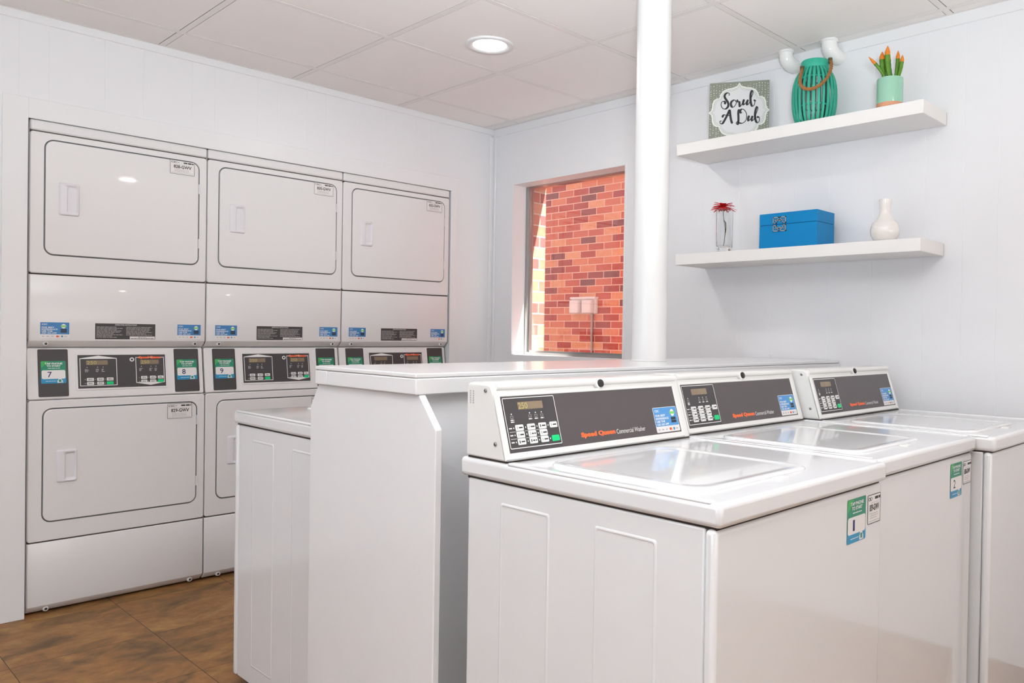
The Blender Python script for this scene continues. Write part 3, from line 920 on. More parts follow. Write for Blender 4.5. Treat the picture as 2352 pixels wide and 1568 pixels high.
def washer(x0, y0, rotz, label, group, num=None, code=None, full=True):
    r = thing('washing_machine', label, 'washing machine', (x0, y0, 0), rotz, group)
    # cabinet with two embossed fields on each side
    g = G()
    g.rbox(0.007, WW - 0.007, 0.034, 0.655, 0.03, 0.8535, 0.004, 'enamel', seg=2)
    for sx in (0, 1):
        X = (T(0.007, 0, 0) @ WEST) if sx == 0 else (T(WW - 0.007, 0, 0) @ Matrix(((0, 0, 1, 0), (1, 0, 0, 0), (0, 1, 0, 0), (0, 0, 0, 1))))
        for u0, u1 in ((0.400, 0.547), (0.133, 0.280)):
            if sx == 0:
                u0, u1 = -u1, -u0
            k = 3
            L = [[(*p, e) for p in rr(u0 - i, u1 + i, 0.09 - i, 0.815 + i, 0.006, k)] for i, e in ((0.0, 0.0), (-0.0022, 0.0016), (-0.005, 0.0019), (-0.007, 0.0005))]
            g.loops(L, 'enamel', X, smooth=True)
    g.build('cabinet', r)
    g = G(); g.rbox(0.002, WW - 0.002, 0.010, 0.033, 0.03, 0.8535, 0.009, 'enamel', seg=4); fp = g.build('front_panel', r)
    for x, y in ((0.05, 0.08), (WW - 0.05, 0.08), (0.05, 0.60), (WW - 0.05, 0.60)):
        g = G()
        g.cyl(0.02, 0.0, 0.032, 'black_plastic', T(x, y, 0), 12)
        g.build('foot', r)
    # deck with a raised rim along the sides
    g = G()
    g.rbox(0, WW, 0, 0.677, 0.857, 0.8985, 0.010, 'enamel', seg=4)
    for u0, u1 in ((0.0, 0.020), (WW - 0.020, WW)):
        g.rbox(u0 + 0.0015, u1, 0.02, 0.522, 0.893, 0.9015, 0.004, 'enamel', seg=3)
    g.box(0.01, WW - 0.01, 0.014, 0.66, 0.852, 0.858, 'seam_shade')
    dk = g.build('deck', r)
    # lid
    g = G()
    UP = ID
    k = 6
    lx0, lx1, ly0, ly1 = 0.048, 0.446, 0.070, 0.462
    L = [[(*p, z) for p in rr(lx0 + i, lx1 - i, ly0 + i, ly1 - i, 0.045, k)] for i, z in
         ((0, 0.8975), (0, 0.9005), (0.002, 0.9035), (0.006, 0.9045), (0.016, 0.9045), (0.022, 0.9030), (0.034, 0.9026))]
    g.loops(L, 'enamel', UP, smooth=True)
    g.build('lid', r)
    g = G()
    g.rbox(0.270, 0.310, 0.045, 0.066, 0.8975, 0.9015, 0.003, 'console_white', seg=2)
    g.build('lid_latch', dk)
    # console
    yb, zb = 0.5265, 0.9
    tilt = math.atan2(0.0479, 0.1562)
    CO = T(0, yb, zb + 0.004) @ Matrix.Rotation(-tilt, 4, 'X') @ FRONT @ T(0.002, 0, 0)
    # housing profile in (y,z)
    prof = [(0.658, 0.9014), (0.658, 1.055), (0.650, 1.062), (0.586, 1.062), (0.578, 1.058), (0.574, 1.050), (yb + 0.0015, 0.9035), (yb + 0.004, 0.9014)]
    g = G()
    n = len(prof)
    xa, xb = 0.002, WW - 0.002
    secs = [(xa, 0.006), (xa + 0.002, 0.002), (xa + 0.008, 0.0), (xb - 0.008, 0.0), (xb - 0.002, 0.002), (xb, 0.006)]
    cy, cz = 0.61, 0.97
    vs = []
    for u, ins in secs:
        for y, z in prof:
            d = Vector((y - cy, z - cz))
            d = d * (1 - ins / max(0.01, d.length))
            vs.append((u, cy + d.x, max(0.9014, cz + d.y)))
    fs = [(a * n + i, a * n + (i + 1) % n, (a + 1) * n + (i + 1) % n, (a + 1) * n + i) for a in range(len(secs) - 1) for i in range(n)]
    fs += [tuple(range(n)), tuple(reversed(range((len(secs) - 1) * n, len(secs) * n)))]
    g.add(vs, fs, 'console_white', None, True)
    g.box(0.006, WW - 0.006, yb + 0.004, 0.655, 0.8984, 0.9016, 'seam_shade')
    # rounded bar along the top and end cheek
    g.tube([(0.012, 0.577, 1.054), (0.635, 0.577, 1.054)], 0.0085, 'console_white', seg=14)
    ch = g.build('console', r)
    if not full:
        return r
    g = G()
    # raised bezel round the dark face
    U0, U1, V0, V1 = 0.0127, 0.6070, 0.0140, 0.1345
    g.loops([[(U0 - 0.014, V0 - 0.014, 0.0), (U1 + 0.012, V0 - 0.014, 0.0), (U1 + 0.012, V1 + 0.008, 0.0), (U0 - 0.014, V1 + 0.008, 0.0)],
             [(U0 - 0.012, V0 - 0.012, 0.005), (U1 + 0.010, V0 - 0.012, 0.005), (U1 + 0.010, V1 + 0.007, 0.005), (U0 - 0.012, V1 + 0.007, 0.005)],
             [(U0 - 0.002, V0 - 0.002, 0.005), (U1 + 0.002, V0 - 0.002, 0.005), (U1 + 0.002, V1 + 0.001, 0.005), (U0 - 0.002, V1 + 0.001, 0.005)],
             [(U0, V0, 0.003), (U1, V0, 0.003), (U1, V1, 0.003), (U0, V1, 0.003)]], 'console_white', CO, cap=False)
    g.rect(U0, U1, V0, V1, 0.003, 'panel_grey', CO)
    cf = g.build('control_panel', r)
    X = CO @ T(0, 0, 0.003)
    g = G()
    g.rect(U0 + 0.001, 0.168, V0 + 0.001, V1 - 0.001, 0.0002, 'panel_black', X)
    g.frame(0.0160, 0.1680, 0.0222, 0.1315, 0.003, 0.0017, 0.0005, 'ink_white', X)
    g.rect(0.0570, 0.1300, 0.1045, 0.1212, 0.0005, 'lcd', X)
    if num == '1':
        g.text('250', 0.0580, 0.0850, 0.1062, 0.1195, 0.0008, 'lcd_lit', X, 0.01)
    for q in (0.0348, 0.0870, 0.1044, 0.1220):
        g.poly([(q + 0.0016 * math.cos(a * PI / 4), 0.0960 + 0.0016 * math.sin(a * PI / 4)) for a in range(8)], 0.0005, 'ink_white', X)
        g.frame(q - 0.004, q + 0.004, 0.0865, 0.0920, 0.001, 0.0008, 0.0005, 'ink_grey', X)
        g.bars(q - 0.005, q + 0.005, 0.0815, 0.0845, 0.0005, 'ink_white', 1, X, fill=0.8, rag=0)
        if q < 0.05:
            g.bars(q - 0.005, q + 0.005, 0.0775, 0.0805, 0.0005, 'ink_white', 1, X, fill=0.8, rag=0)
    for j, v in enumerate((0.0592, 0.0442, 0.0292)):
        g.bars(0.0215, 0.0300, v + 0.004, v + 0.009, 0.0005, 'ink_white', 1, X, fill=0.5, rag=0)
        if j < 2:
            for q0, q1 in ((0.0215, 0.0620), (0.0640, 0.0960), (0.0970, 0.128)):
                g.rect(q0, q1, v - 0.0016, v - 0.0008, 0.0005, 'ink_white', X)
    kp = g.build('keypad', cf)
    cols = (0.0390, 0.0727, 0.1060, 0.1392)
    for j, v in enumerate((0.0592, 0.0442, 0.0292)):
        for i, u in enumerate(cols):
            if i == 3 and j == 1:
                continue
            gr = i == 3 and j == 2
            g = G()
            g.slab(u, u + 0.0228, v, v + 0.0132, 0.0022, 0.0005, 0.0018, 0.0006, 'key_green' if gr else 'key_white', X, 2)
            if not gr:
                g.bars(u + 0.009, u + 0.0205, v + 0.004, v + 0.0092, 0.0020, 'ink_dark', 1, X, fill=0.55, rag=0.1, seed=i + 3 * j)
                g.rect(u + 0.0035, u + 0.0062, v + 0.0035, v + 0.0095, 0.0020, 'ink_dark' if (i, j) in ((2, 0), (0, 2), (1, 2)) else 'ink_grey', X)
            g.poly([(u - 0.0045 + 0.0013 * math.cos(a * PI / 4), v + 0.0066 + 0.002 * math.sin(a * PI / 4)) for a in range(8)], 0.0006, 'ink_white', X)
            g.build('button', kp)
    g = G()
    g.text('Speed Queen', 0.2320, 0.3500, 0.0262, 0.0406, 0.0004, 'logo_red', X, 0.065)
    g.text('Commercial Washer', 0.3545, 0.4625, 0.0278, 0.0392, 0.0004, 'ink_white', X, 0.0)
    g.build('logo', cf)
    g = G(); app_sticker(g, 0.5060, 0.6030, 0.0172, 0.0820, X, 0.0003, 'sticker_lightblue'); g.build('app_sticker', cf)
    # lock knob and screws
    g = G()
    X = CO @ T(0.327, 0.152, -0.002)
    g.lathe([(0.013, 0), (0.013, 0.008), (0.010, 0.010), (0.010, 0.010)], 'console_white', X, 3 * 8)
    g.lathe([(0.0095, 0.009), (0.0095, 0.013), (0.006, 0.015), (0.0, 0.015)], 'black_plastic', X, 16)
    g.build('lock', r)
    XS = WEST
    for y, z in ((0.594, 1.046), (0.560, 0.936)):
        g = G()
        X = T(0.0015, y, z) @ WEST
        g.lathe([(0.0045, 0), (0.0045, 0.0015), (0.003, 0.0025), (0.0, 0.0025)], 'steel', X, 14)
        g.cyl(0.0016, 0.0024, 0.0028, 'black_plastic', X, 6)
        g.build('screw', ch)
    if num:
        X = T(0, 0.010, 0) @ FRONT
        g = G(); tap_sticker(g, 0.478, 0.566, 0.744, 0.836, X, num, grey=False); g.build('tap_sticker', fp)
        g = G(); id_label(g, 0.575, 0.640, 0.770, 0.833, X, code); g.build('id_label', fp)
    if num == '1':
        g = G()
        X = T(0.002, 0, 0) @ WEST
        for k in range(2):
            g.bars(-0.655 + 0.008 + 0.010 * k, -0.655 + 0.012 + 0.010 * k, 1.015, 1.045, 0.0004, 'ink_grey', 6, X, fill=0.7, rag=0)
        g.build('serial_label', ch)
    return r

GRP = 'white top loading washers in the front row'
washer(1.083, 0.717, 0, 'nearest white top loading washer, front sticker 1, marked 839-GWV', GRP, '1', '839-GWV')
washer(1.741, 0.738, 0, 'middle white top loading washer, front sticker 2, marked 838-GWV', GRP, '2', '838-GWV')
washer(2.400, 0.690, 0, 'farthest white top loading washer of the front row, cut off by the right frame edge', GRP)
washer(1.113 + WW, 2.640, PI, 'white top loading washer behind the end panel, its side facing the floor', 'white top loading washer of the back row', full=False)

# ------------------------------------------------------------------ counter, end panel, pole
t = thing('counter', 'long white painted counter top with thick edge running to the window wall', 'counter', (1.05, 1.517, 0))
LX = XW - 1.05 - 0.006
g = G()
g.rbox(0.0, LX, 0.0, 0.462, 1.0625, 1.073, 0.0025, 'counter_paint', seg=2)
g.build('counter_top', t)
g = G()
g.rbox(0.0, LX, -0.001, 0.40, 1.024, 1.0618, 0.003, 'counter_paint', seg=2)
g.rbox(0.0, 0.055, 0.40, 0.462, 1.024, 1.0618, 0.003, 'counter_paint', seg=2)
g.build('edge_board', t)

t = thing('end_panel', 'tall white end panel with clipped upper corners carrying the counter', 'panel', (1.06, 1.452, 0))
prof = [(0.0, 0.0), (0.568, 0.0), (0.568, 0.962), (0.526, 1.0235), (0.064, 1.0235), (0.0, 0.950)]
g = G()
n = len(prof)
bm = bmesh.new()
va = [bm.verts.new((0, y, z)) for y, z in prof]
f = bm.faces.new(va)
ret = bmesh.ops.extrude_face_region(bm, geom=[f])
for v in ret['geom']:
    if isinstance(v, bmesh.types.BMVert):
        v.co.x += 0.018
bmesh.ops.recalc_face_normals(bm, faces=bm.faces)
bmesh.ops.bevel(bm, geom=list(bm.edges), offset=0.002, segments=1, affect='EDGES')
g.bm(bm, 'counter_paint')
g.build('panel_board', t)

g = G(); g.box(1.0785, XW - 0.001, 1.545, 1.88, 0.0, 1.0235, 'wall_paint'); struct(g, 'wall_partition')

t = thing('support_pole', 'round white pole standing on the counter up to the ceiling', 'pole', (2.275, 1.826, 1.0735))
g = G(); g.lathe([(0.0625, 0.0), (0.0625, ZC - 1.0735 + 0.002)], 'pole_white', None, 64); g.build('shaft', t)
g = G(); g.lathe([(0.0625, 0.0), (0.0655, 0.0), (0.065, 0.004), (0.0625, 0.006)], 'pole_white', None, 64); g.build('base_collar', t)

# ------------------------------------------------------------------ downlights
def downlight(x, y, label, watts, group=None):
    t = thing('recessed_downlight', label, 'ceiling light', (x, y, ZC), 0, group)
    g = G()
    g.lathe([(0.102, 0.001), (0.102, -0.006), (0.098, -0.009), (0.080, -0.007), (0.072, -0.003)], 'trim_paint', None, 48)
    g.build('trim_ring', t)
    g = G()
    g.lathe([(0.072, -0.003), (0.0, -0.003)], 'lens_light', None, 48)
    g.build('lens', t)
    light('downlight_lamp', 'AREA', (x, y, ZC - 0.012), (0, 0, -1), watts, (1.0, 0.95, 0.90), shape='DISK', size=0.13)

downlight(2.20, 2.665, 'small round recessed downlight, lit, in the ceiling tile', 5)
for q in ((2.2, 0.2), (0.2, 0.8), (0.4, 2.3), (-1.2, 1.6), (0.2, -1.2)):  # further downlights outside the view, added to light the room
    downlight(*q, 'added round recessed downlight in the ceiling, out of view', 4.5, 'added downlights out of view')

# ------------------------------------------------------------------ pipes in the corner of wall and ceiling
for y, s, lab in ((1.757, 0.98, 'white glossy pipe elbow under the ceiling, left and smaller of two'), (1.558, 1.06, 'white glossy pipe elbow under the ceiling, right and larger of two')):
    t = thing('pipe_elbow', lab, 'pipe', (3.098, y, ZC), 0, 'pipe elbows above the shelf')
    g = G()
    pts = [(0, 0, -0.0005), (0, 0, -0.022 * s)]
    for k in range(1, 9):
        a = k / 8 * PI / 2
        pts.append((0.038 * (1 - math.cos(a)), -0.010 * k / 8, -0.022 * s - 0.034 * s * math.sin(a)))
    pts.append((0.060, -0.010, pts[-1][2]))
    g.tube(pts, 0.0305 * s, 'pipe_white', seg=28)
    g.build('elbow', t)
    g = G()
    g.lathe([(0.0305 * s, -0.0005), (0.0345 * s, -0.0005), (0.0345 * s, -0.007), (0.0305 * s, -0.010)], 'pipe_white', None, 28)
    g.build('collar', t)

# ------------------------------------------------------------------ shelves
def shelf(z0, z1, y0, y1, lab):
    t = thing('floating_shelf', lab, 'shelf', (XW, (y0 + y1) / 2, z0), 0, 'floating shelves on the east wall')
    h = (y1 - y0) / 2
    g = G()
    g.rbox(-0.236, -0.003, -h, h, 0, z1 - z0, 0.0012, 'shelf_white', seg=1, smooth=False)
    g.build('shelf_board', t)
    g = G()
    g.box(-0.003, 0.0, -h + 0.001, h - 0.001, 0.001, z1 - z0 - 0.001, 'seam_shade')
    g.build('wall_gap', t)
Z1, Z2 = 2.033, 1.535
shelf(1.983, Z1, 1.104, 2.2065, 'upper white floating shelf holding the framed sign, lantern and potted cactus')
shelf(1.4865, Z2, 1.105, 2.203, 'lower white floating shelf holding the flower vase, blue box and white bottle')

# ------------------------------------------------------------------ sign
t = thing('decorative_sign', 'square dotted grey-green sign reading Scrub A Dub on the upper shelf', 'sign', (3.0525, 1.9625, Z1 + 0.0008))
t.rotation_euler = (0, math.radians(4.0), math.radians(29.0))
S = 0.262
g = G(); g.rbox(0, 0.006, -S / 2, S / 2, 0, S + 0.012, 0.001, 'sign_green', seg=1, smooth=False); bd = g.build('board', t)
XS = T(0, 0, S / 2 + 0.006) @ WEST
g = G()
rnd = random.Random(4)
for i in range(21):
    u = -S / 2 + 0.006 + (S - 0.012) * i / 20
    v = -S / 2 + 0.006 + rnd.random() * 0.008
    while v < S / 2 - 0.004:
        r_ = rnd.uniform(0.0011, 0.0023)
        uu = u + rnd.uniform(-0.0015, 0.0015)
        g.poly([(uu + r_ * math.cos(a * PI / 3), v + r_ * math.sin(a * PI / 3)) for a in range(6)], 0.0004, 'sign_cream', XS)
        v += rnd.uniform(0.007, 0.013)
g.build('dot_pattern', bd)

def plaque(k):
    """ornate plaque outline, half sizes scaled by k"""
    q = [(0.0, 0.130), (0.010, 0.115), (0.030, 0.108), (0.055, 0.105), (0.075, 0.096), (0.088, 0.080), (0.092, 0.064),
         (0.104, 0.064), (0.118, 0.056), (0.125, 0.040), (0.126, 0.022), (0.130, 0.010), (0.142, 0.0)]
    quarter = [Vector(p) for p in q]
    pts = []
    for p in quarter: pts.append((p.x, p.y))
    for p in reversed(quarter[:-1]): pts.append((p.x, -p.y))
    for p in quarter[1:]: pts.append((-p.x, -p.y))
    for p in reversed(quarter[1:-1]): pts.append((-p.x, p.y))
    return [(x * k[0], y * k[1]) for x, y in pts]

g = G()
def fan(g, pts, n, m):
    c = [(0, 0, n)] + [(*p, n) for p in pts]
    g.add(c, [(0, i + 1, (i + 1) % len(pts) + 1) for i in range(len(pts))], m, XS)
fan(g, plaque((0.95, 1.02)), 0.0008, 'sign_cream')
g.ring(plaque((0.885, 0.945)), plaque((0.868, 0.927)), 0.0012, 'ink_grey', XS)
fan(g, plaque((0.835, 0.89)), 0.0010, 'sign_white')
g.ring(plaque((0.840, 0.897)), plaque((0.828, 0.884)), 0.0012, 'ink_grey', XS)
g.build('plaque', bd)

def cat(pts, n=6):
    out = []
    P = [pts[0]] + list(pts) + [pts[-1]]
    for i in range(1, len(P) - 2):
        for k in range(n):
            s_ = k / n
            a, b, c, d = P[i - 1], P[i], P[i + 1], P[i + 2]
            out.append(tuple(0.5 * ((2 * b[j]) + (-a[j] + c[j]) * s_ + (2 * a[j] - 5 * b[j] + 4 * c[j] - d[j]) * s_ ** 2 + (-a[j] + 3 * b[j] - 3 * c[j] + d[j]) * s_ ** 3) for j in range(len(b))))
    out.append(tuple(pts[-1]))
    return out

def brush(g, pts, thick, thin, n, m, X):
    """pen stroke: downstrokes thick, upstrokes thin"""
    c = cat(pts, 7)
    L, Rr = [], []
    for i in range(len(c)):
        a, b = c[max(0, i - 1)], c[min(len(c) - 1, i + 1)]
        dx, dy = b[0] - a[0], b[1] - a[1]
        l = math.hypot(dx, dy) or 1e-9
        down = max(0.0, min(1.0, (-dy / l + 0.15)))
        e = min(1, i / 3 + 0.35, (len(c) - 1 - i) / 3 + 0.35)
        wd = (thin + (thick - thin) * down) * e / 2
        nx, ny = -dy / l * wd, dx / l * wd
        L.append((c[i][0] + nx, c[i][1] + ny))
        Rr.append((c[i][0] - nx, c[i][1] - ny))
    k = len(L)
    g.add([(*p, n) for p in L] + [(*p, n) for p in Rr], [(i, i + 1, k + i + 1, k + i) for i in range(k - 1)], m, X)

# strokes traced in sign units: u right, v up, from the sign centre
def SU(pts):
    # source units: 1568-px crop of the sign; left/right edges slope with the view, undone here
    out = []
    for x, y in pts:
        u = (x - 760) / 1290 * S
        mid = 878 - (x - 760) * 0.117
        v = -(y - mid) / 1240 * (S + 0.012)
        out.append((u, v))
    return out
strokes = [
    [(535, 570), (545, 525), (505, 510), (455, 545), (445, 600), (485, 660), (525, 720), (525, 790), (470, 845), (405, 835), (370, 770), (385, 710), (430, 690), (460, 715), (445, 750)],
    [(690, 690), (680, 655), (640, 655), (590, 700), (590, 765), (625, 800), (670, 770), (705, 700), (715, 645), (730, 680), (765, 665)],
    [(765, 665), (770, 720), (780, 775), (815, 740), (860, 625)],
    [(868, 620), (850, 690), (860, 735), (900, 700), (945, 625)],
    [(955, 620), (930, 690), (945, 730), (985, 680), (1030, 560), (1058, 470), (1040, 430), (1010, 490), (1005, 600), (1020, 700), (1050, 750), (1090, 720), (1100, 650), (1075, 625), (1125, 640)],
    [(560, 850), (520, 950), (460, 1070), (410, 1150), (365, 1155), (355, 1110), (390, 1100)],
    [(562, 850), (575, 950), (595, 1060), (620, 1125), (640, 1105)],
    [(575, 975), (500, 975), (445, 970), (412, 1000), (425, 1020)],
    [(765, 830), (750, 900), (755, 1000), (755, 1080), (740, 1145), (710, 1130), (725, 1095), (790, 1115), (860, 1105), (920, 1040), (930, 930), (890, 850), (830, 825), (790, 860), (805, 905), (835, 890)],
    [(985, 945), (965, 1010), (975, 1055), (1015, 1020), (1055, 950)],
    [(1060, 945), (1040, 1010), (1055, 1050), (1095, 1000), (1140, 880), (1170, 790), (1150, 755), (1120, 830), (1110, 930), (1125, 1030), (1160, 1080), (1200, 1050), (1205, 980), (1180, 955), (1165, 985)],
]
g = G()
for st in strokes:
    brush(g, SU(st), 0.0098, 0.0034, 0.0016, 'ink_dark', XS)
g.build('lettering', bd)

# ------------------------------------------------------------------ lantern
LC = (3.03, 1.586, Z1 + 0.0004)
t = thing('slatted_lantern', 'turquoise slatted lantern with a brown rope handle on the upper shelf', 'lantern', LC)
prof = [(0.058, 0.004), (0.070, 0.014), (0.079, 0.035), (0.086, 0.07), (0.0885, 0.11), (0.087, 0.15), (0.081, 0.183), (0.071, 0.208), (0.058, 0.226), (0.051, 0.238)]
pc = cat(prof, 3)
g = G()
NS = 28
for i in range(NS):
    a = 2 * PI * i / NS
    ca, sa = math.cos(a), math.sin(a)
    vs, fs = [], []
    for j, (r_, z) in enumerate(pc):
        hw, th = 0.0047, 0.0022
        for du, dr in ((-hw, -th), (hw, -th), (hw, th), (-hw, th)):
            rad = r_ + dr
            vs.append((rad * ca - du * sa, rad * sa + du * ca, z))
    for j in range(len(pc) - 1):
        for k in range(4):
            fs.append((j * 4 + k, j * 4 + (k + 1) % 4, (j + 1) * 4 + (k + 1) % 4, (j + 1) * 4 + k))
    g.add(vs, fs, 'turquoise')
g.build('slats', t)
g = G()
g.lathe([(0.0, 0.0), (0.062, 0.0), (0.066, 0.004), (0.066, 0.010), (0.060, 0.013), (0.0, 0.013)], 'turquoise', None, 40)
g.build('base_ring', t)
g = G()
g.lathe([(0.048, 0.232), (0.0545, 0.232), (0.056, 0.236), (0.056, 0.262), (0.053, 0.266), (0.048, 0.266), (0.048, 0.232)], 'turquoise', None, 40)
g.build('neck_ring', t)
g = G(); g.lathe([(0.0, 0.014), (0.050, 0.014), (0.054, 0.018), (0.054, 0.085), (0.053, 0.200), (0.046, 0.215)], 'jar_glass', None, 32); g.build('glass_cylinder', t)
g = G()
for z in (0.082, 0.195):
    g.lathe([(0.0535, z - 0.003), (0.0575, z - 0.003), (0.0575, z + 0.003), (0.0535, z + 0.003)], 'turquoise', None, 32)
g.build('inner_band', t)
# rope: from the left side of the neck down over the front and up to the right side
dr = Vector((0.689, -0.724, 0))         # horizontal, along the handle axis
df = Vector((-0.724, -0.689, 0))        # horizontal, towards the room
hand = []
for k in range(29):
    a = PI * k / 28
    s_ = -0.064 - 0.034 * math.sin(a) ** 0.7 * (1 if k < 14 else 0.15) if False else 0
    c_ = -math.cos(a)
    across = -0.002 + c_ * (0.057 + 0.024 * math.sin(a)) - 0.040 * math.sin(a)
    p = dr * across + df * (0.024 + 0.084 * max(0.0, math.sin(a)) ** 0.6) + Vector((0, 0, 0.226 - 0.122 * math.sin(a) + (0.036 * (c_ + 1) / 2)))
    hand.append(p)
def twisted(g, path, r, m, strands=3, turns=9, seg=7, rs=None):
    P = [Vector(p) for p in cat([tuple(p) for p in path], 4)]
    up = None
    fr_ = []
    for i, p in enumerate(P):
        tt = (P[min(i + 1, len(P) - 1)] - P[max(0, i - 1)]).normalized()
        up = tt.orthogonal().normalized() if up is None else (up - tt * up.dot(tt)).normalized()
        fr_.append((p, up, tt.cross(up)))
    for s_ in range(strands):
        q = []
        for i, (p, a, b) in enumerate(fr_):
            an = 2 * PI * (s_ / strands + turns * i / len(fr_))
            q.append(p + (a * math.cos(an) + b * math.sin(an)) * r * 0.52)
        g.tube(q, r * 0.62, m, seg=seg)
g = G(); twisted(g, hand, 0.0062, 'rope', turns=11); g.build('rope_handle', t)
g = G()
for e in (hand[0], hand[-1]):
    g.tube([tuple(e + Vector((0, 0, -0.010))), tuple(e + Vector((0, 0, 0.012)))], 0.0085, 'stem_brown', seg=10)
g.build('rope_end', t)

# ------------------------------------------------------------------ potted cactus
PCC = (2.985, 1.2535, Z1 + 0.0004)
t = thing('potted_cactus', 'mint green pot of orange tipped artificial cactus on the upper shelf', 'plant', PCC)
g = G()
g.lathe([(0.0, 0.0), (0.0455, 0.0), (0.047, 0.002), (0.0478, 0.020)], 'terracotta', None, 40)
g.lathe([(0.0480, 0.020), (0.0482, 0.110), (0.0470, 0.1145), (0.0445, 0.1145), (0.0435, 0.105), (0.0435, 0.098)], 'mint_glaze', None, 40)
g.build('pot', t)
g = G(); g.lathe([(0.0436, 0.100), (0.02, 0.104), (0.0, 0.105)], 'soil', None, 24); g.build('soil', t)
for bx, tx, tz, r_, mm, dep in ((-0.010, -0.083, 0.198, 0.0058, 'cactus_green', 0.0), (-0.012, -0.027, 0.222, 0.0098, 'cactus_green', 0.012), (0.000, -0.016, 0.236, 0.0095, 'cactus_green', -0.014),
                            (0.008, -0.004, 0.231, 0.0105, 'cactus_dark', 0.018), (0.010, -0.010, 0.215, 0.0100, 'cactus_dark', 0.0), (0.016, 0.031, 0.226, 0.0070, 'cactus_green', 0.006), (0.022, 0.042, 0.204, 0.0070, 'cactus_green', -0.010)):
    g = G()
    base = dr * bx - df * dep * 0.5 + Vector((0, 0, 0.098))
    tip = dr * tx - df * dep + Vector((0, 0, tz))
    bow = dr * (0.010 if tx < -0.05 else (0.004 if tx > 0 else -0.006))
    pts, rs = [], []
    for k in range(13):
        q = k / 12
        pts.append(base.lerp(tip, q) + bow * math.sin(PI * q))
        rs.append(r_ * (0.55 + 0.45 * math.sin(min(1, q * 1.3) * PI / 2)) * (1 if q < 0.8 else max(0.08, math.cos((q - 0.8) / 0.2 * PI / 2))))
    # ribbed body
    cut = 9
    g.tube(pts[:cut + 1], [r * (1.0 + 0.10 * (i % 2)) for i, r in enumerate(rs[:cut + 1])], mm, seg=6)
    g.build('cactus_stem', t)
    g = G(); g.tube(pts[cut:], [r * 1.05 for r in rs[cut:]], 'cactus_tip', seg=10); g.build('cactus_tip', t)

# ------------------------------------------------------------------ glass vase with a red daisy
t = thing('flower_vase', 'square clear glass vase with one red daisy at the lower shelf end', 'vase', (2.965, 1.968, Z2 + 0.0004), math.radians(8))
g = G()
def sq(h, z, r=0.006): return [(*p, z) for p in rr(-h, h, -h, h, r, 4)]
g.loops([sq(0.024, 0.0), sq(0.0265, 0.002), sq(0.0275, 0.02), sq(0.0290, 0.186), sq(0.0270, 0.187), sq(0.0250, 0.030), sq(0.022, 0.022)], 'vase_glass', ID, cap=True, smooth=True, back=True)
g.build('glass_body', t)
g = G()
stem = cat([(0.000, 0.004, 0.024), (0.004, 0.000, 0.06), (0.003, -0.002, 0.10), (-0.002, 0.004, 0.15), (-0.003, 0.006, 0.196)], 5)
g.tube(stem, 0.0013, 'stem_brown', seg=6)
g.build('stem', t)
g = G()
lf = cat([(0.004, 0.0, 0.075), (0.004, -0.006, 0.10), (0.003, -0.004, 0.125), (0.000, 0.002, 0.14)], 4)
g.tube(lf, [0.0006 + 0.003 * math.sin(PI * i / (len(lf) - 1)) for i in range(len(lf))], 'stem_brown', seg=6)
g.build('leaf', t)
rnd = random.Random(9)
g = G()
HC = Vector((-0.003, 0.006, 0.200))
for ring_, (n_, ln, lift, off) in enumerate(((22, 0.056, -0.08, 0), (20, 0.051, 0.14, 0.2), (16, 0.042, 0.42, 0.1))):
    for i in range(n_):
        a = 2 * PI * (i + off + rnd.uniform(-0.2, 0.2)) / n_
        l = ln * rnd.uniform(0.88, 1.08)
        up_ = lift + rnd.uniform(-0.16, 0.12)
        d = Vector((math.cos(a), math.sin(a), 0))
        sd = Vector((-math.sin(a), math.cos(a), 0))
        vs = []
        for q, wd in ((0.06, 0.0025), (0.35, 0.0056), (0.7, 0.0062), (0.9, 0.0042), (1.0, 0.0010)):
            z = up_ * l * q - 0.010 * q * q + 0.002 * ring_
            c_ = HC + d * l * q + Vector((0, 0, z))
            vs += [c_ - sd * wd, c_ + Vector((0, 0, -0.0012)), c_ + sd * wd]
        fs = [(3 * j + k, 3 * j + k + 1, 3 * j + k + 4, 3 * j + k + 3) for j in range(4) for k in range(2)]
        g.add([tuple(v) for v in vs], fs, 'petal_red')
g.build('petals', t)
g = G(); g.lathe([(0.010, 0.0), (0.009, 0.005), (0.005, 0.008), (0, 0.009)], 'flower_core', T(*HC), 16); g.lathe([(0.002, -0.009), (0.008, -0.003), (0.010, 0.0)], 'flower_core', T(*HC), 16); g.build('flower_centre', t)

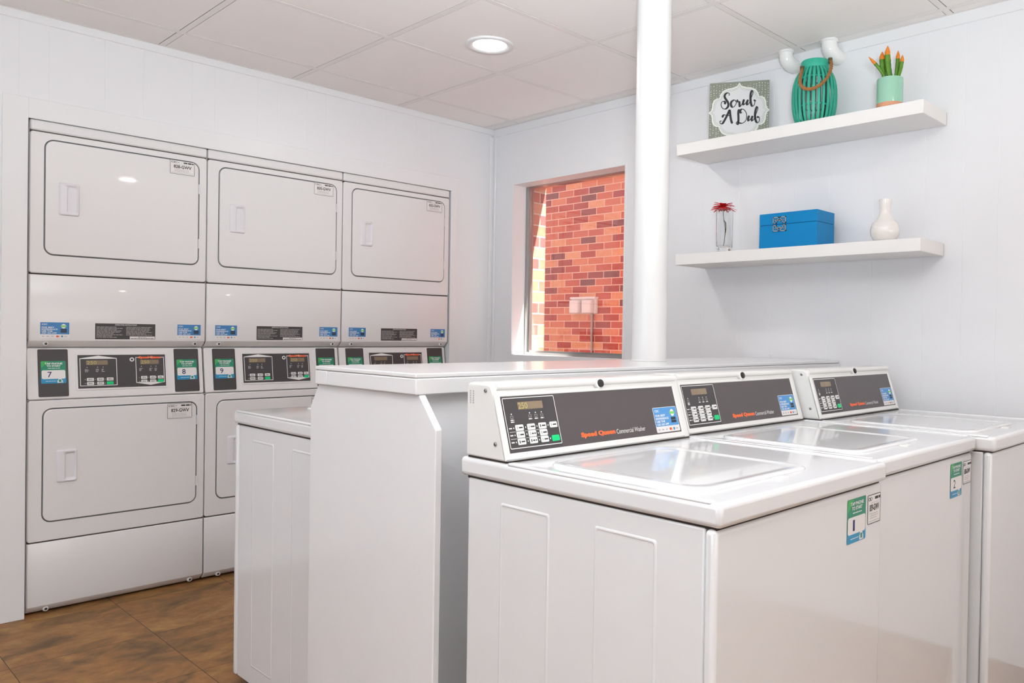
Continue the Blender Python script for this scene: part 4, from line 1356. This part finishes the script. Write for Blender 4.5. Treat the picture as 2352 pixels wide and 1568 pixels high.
# ------------------------------------------------------------------ blue box
t = thing('decorative_box', 'bright blue lidded box with a silver fretwork clasp on the lower shelf', 'box', (2.955, 1.788, Z2 + 0.0006))
BW, BD, BH, BL = 0.263, 0.150, 0.098, 0.146
g = G(); g.rbox(0, BD, -BW, 0, 0, BH - 0.0008, 0.0012, 'box_blue', seg=1, smooth=False); bx = g.build('box_body', t)
g = G(); g.rbox(0, BD, -BW, 0, BH + 0.0008, BL, 0.0012, 'box_blue', seg=1, smooth=False); g.build('lid', t)
g = G(); g.box(0.002, BD - 0.002, -BW + 0.002, -0.002, BH - 0.001, BH + 0.001, 'box_seam'); g.build('lid_seam', t)
g = G()
XB = WEST
s1, wd = 0.027, 0.0040
cx0 = 0.096
for iu in (0, 1):
    for iv in (0, 1):
        sx, sy = (1 if iu else -1), (1 if iv else -1)
        ox, oy = cx0 + sx * 0.003, BH + 0.001 + sy * 0.003
        def R_(a, b, c, d):
            xs_ = sorted((ox + sx * a, ox + sx * b)); ys_ = sorted((oy + sy * c, oy + sy * d))
            g.box(xs_[0], xs_[1], ys_[0], ys_[1], 0.0, 0.0035, 'brushed', XB)
        R_(0, s1, s1 - wd, s1)
        R_(s1 - wd, s1, 0, s1)
        R_(0, wd, 0.010, s1)
        R_(0.010, s1, 0, wd)
        R_(0.010, 0.010 + wd, 0, 0.017)
        R_(0, 0.010 + wd + 0.004, 0.0125, 0.0125 + wd)
g.box(cx0 - 0.003, cx0 + 0.003, BH - 0.014, BH - 0.010, 0, 0.0035, 'brushed', XB)
g.box(cx0 - 0.003, cx0 + 0.003, BH + 0.012, BH + 0.016, 0, 0.0035, 'brushed', XB)
g.build('clasp', t)

# ------------------------------------------------------------------ white bottle vase
t = thing('bottle_vase', 'glossy white round bellied bottle vase on the lower shelf', 'vase', (2.985, 1.262, Z2 + 0.0004))
g = G()
pv = cat([(0.030, 0.0), (0.041, 0.006), (0.0515, 0.026), (0.0535, 0.045), (0.047, 0.067), (0.032, 0.086), (0.0225, 0.102), (0.0200, 0.120), (0.0215, 0.145), (0.0235, 0.160)], 4)
g.lathe([(0, 0.0)] + pv + [(0.0215, 0.161), (0.0190, 0.145), (0.0180, 0.12), (0.012, 0.10), (0.0, 0.095)], 'ceramic', None, 48)
g.build('vase_body', t)

bpy.context.view_layer.update()
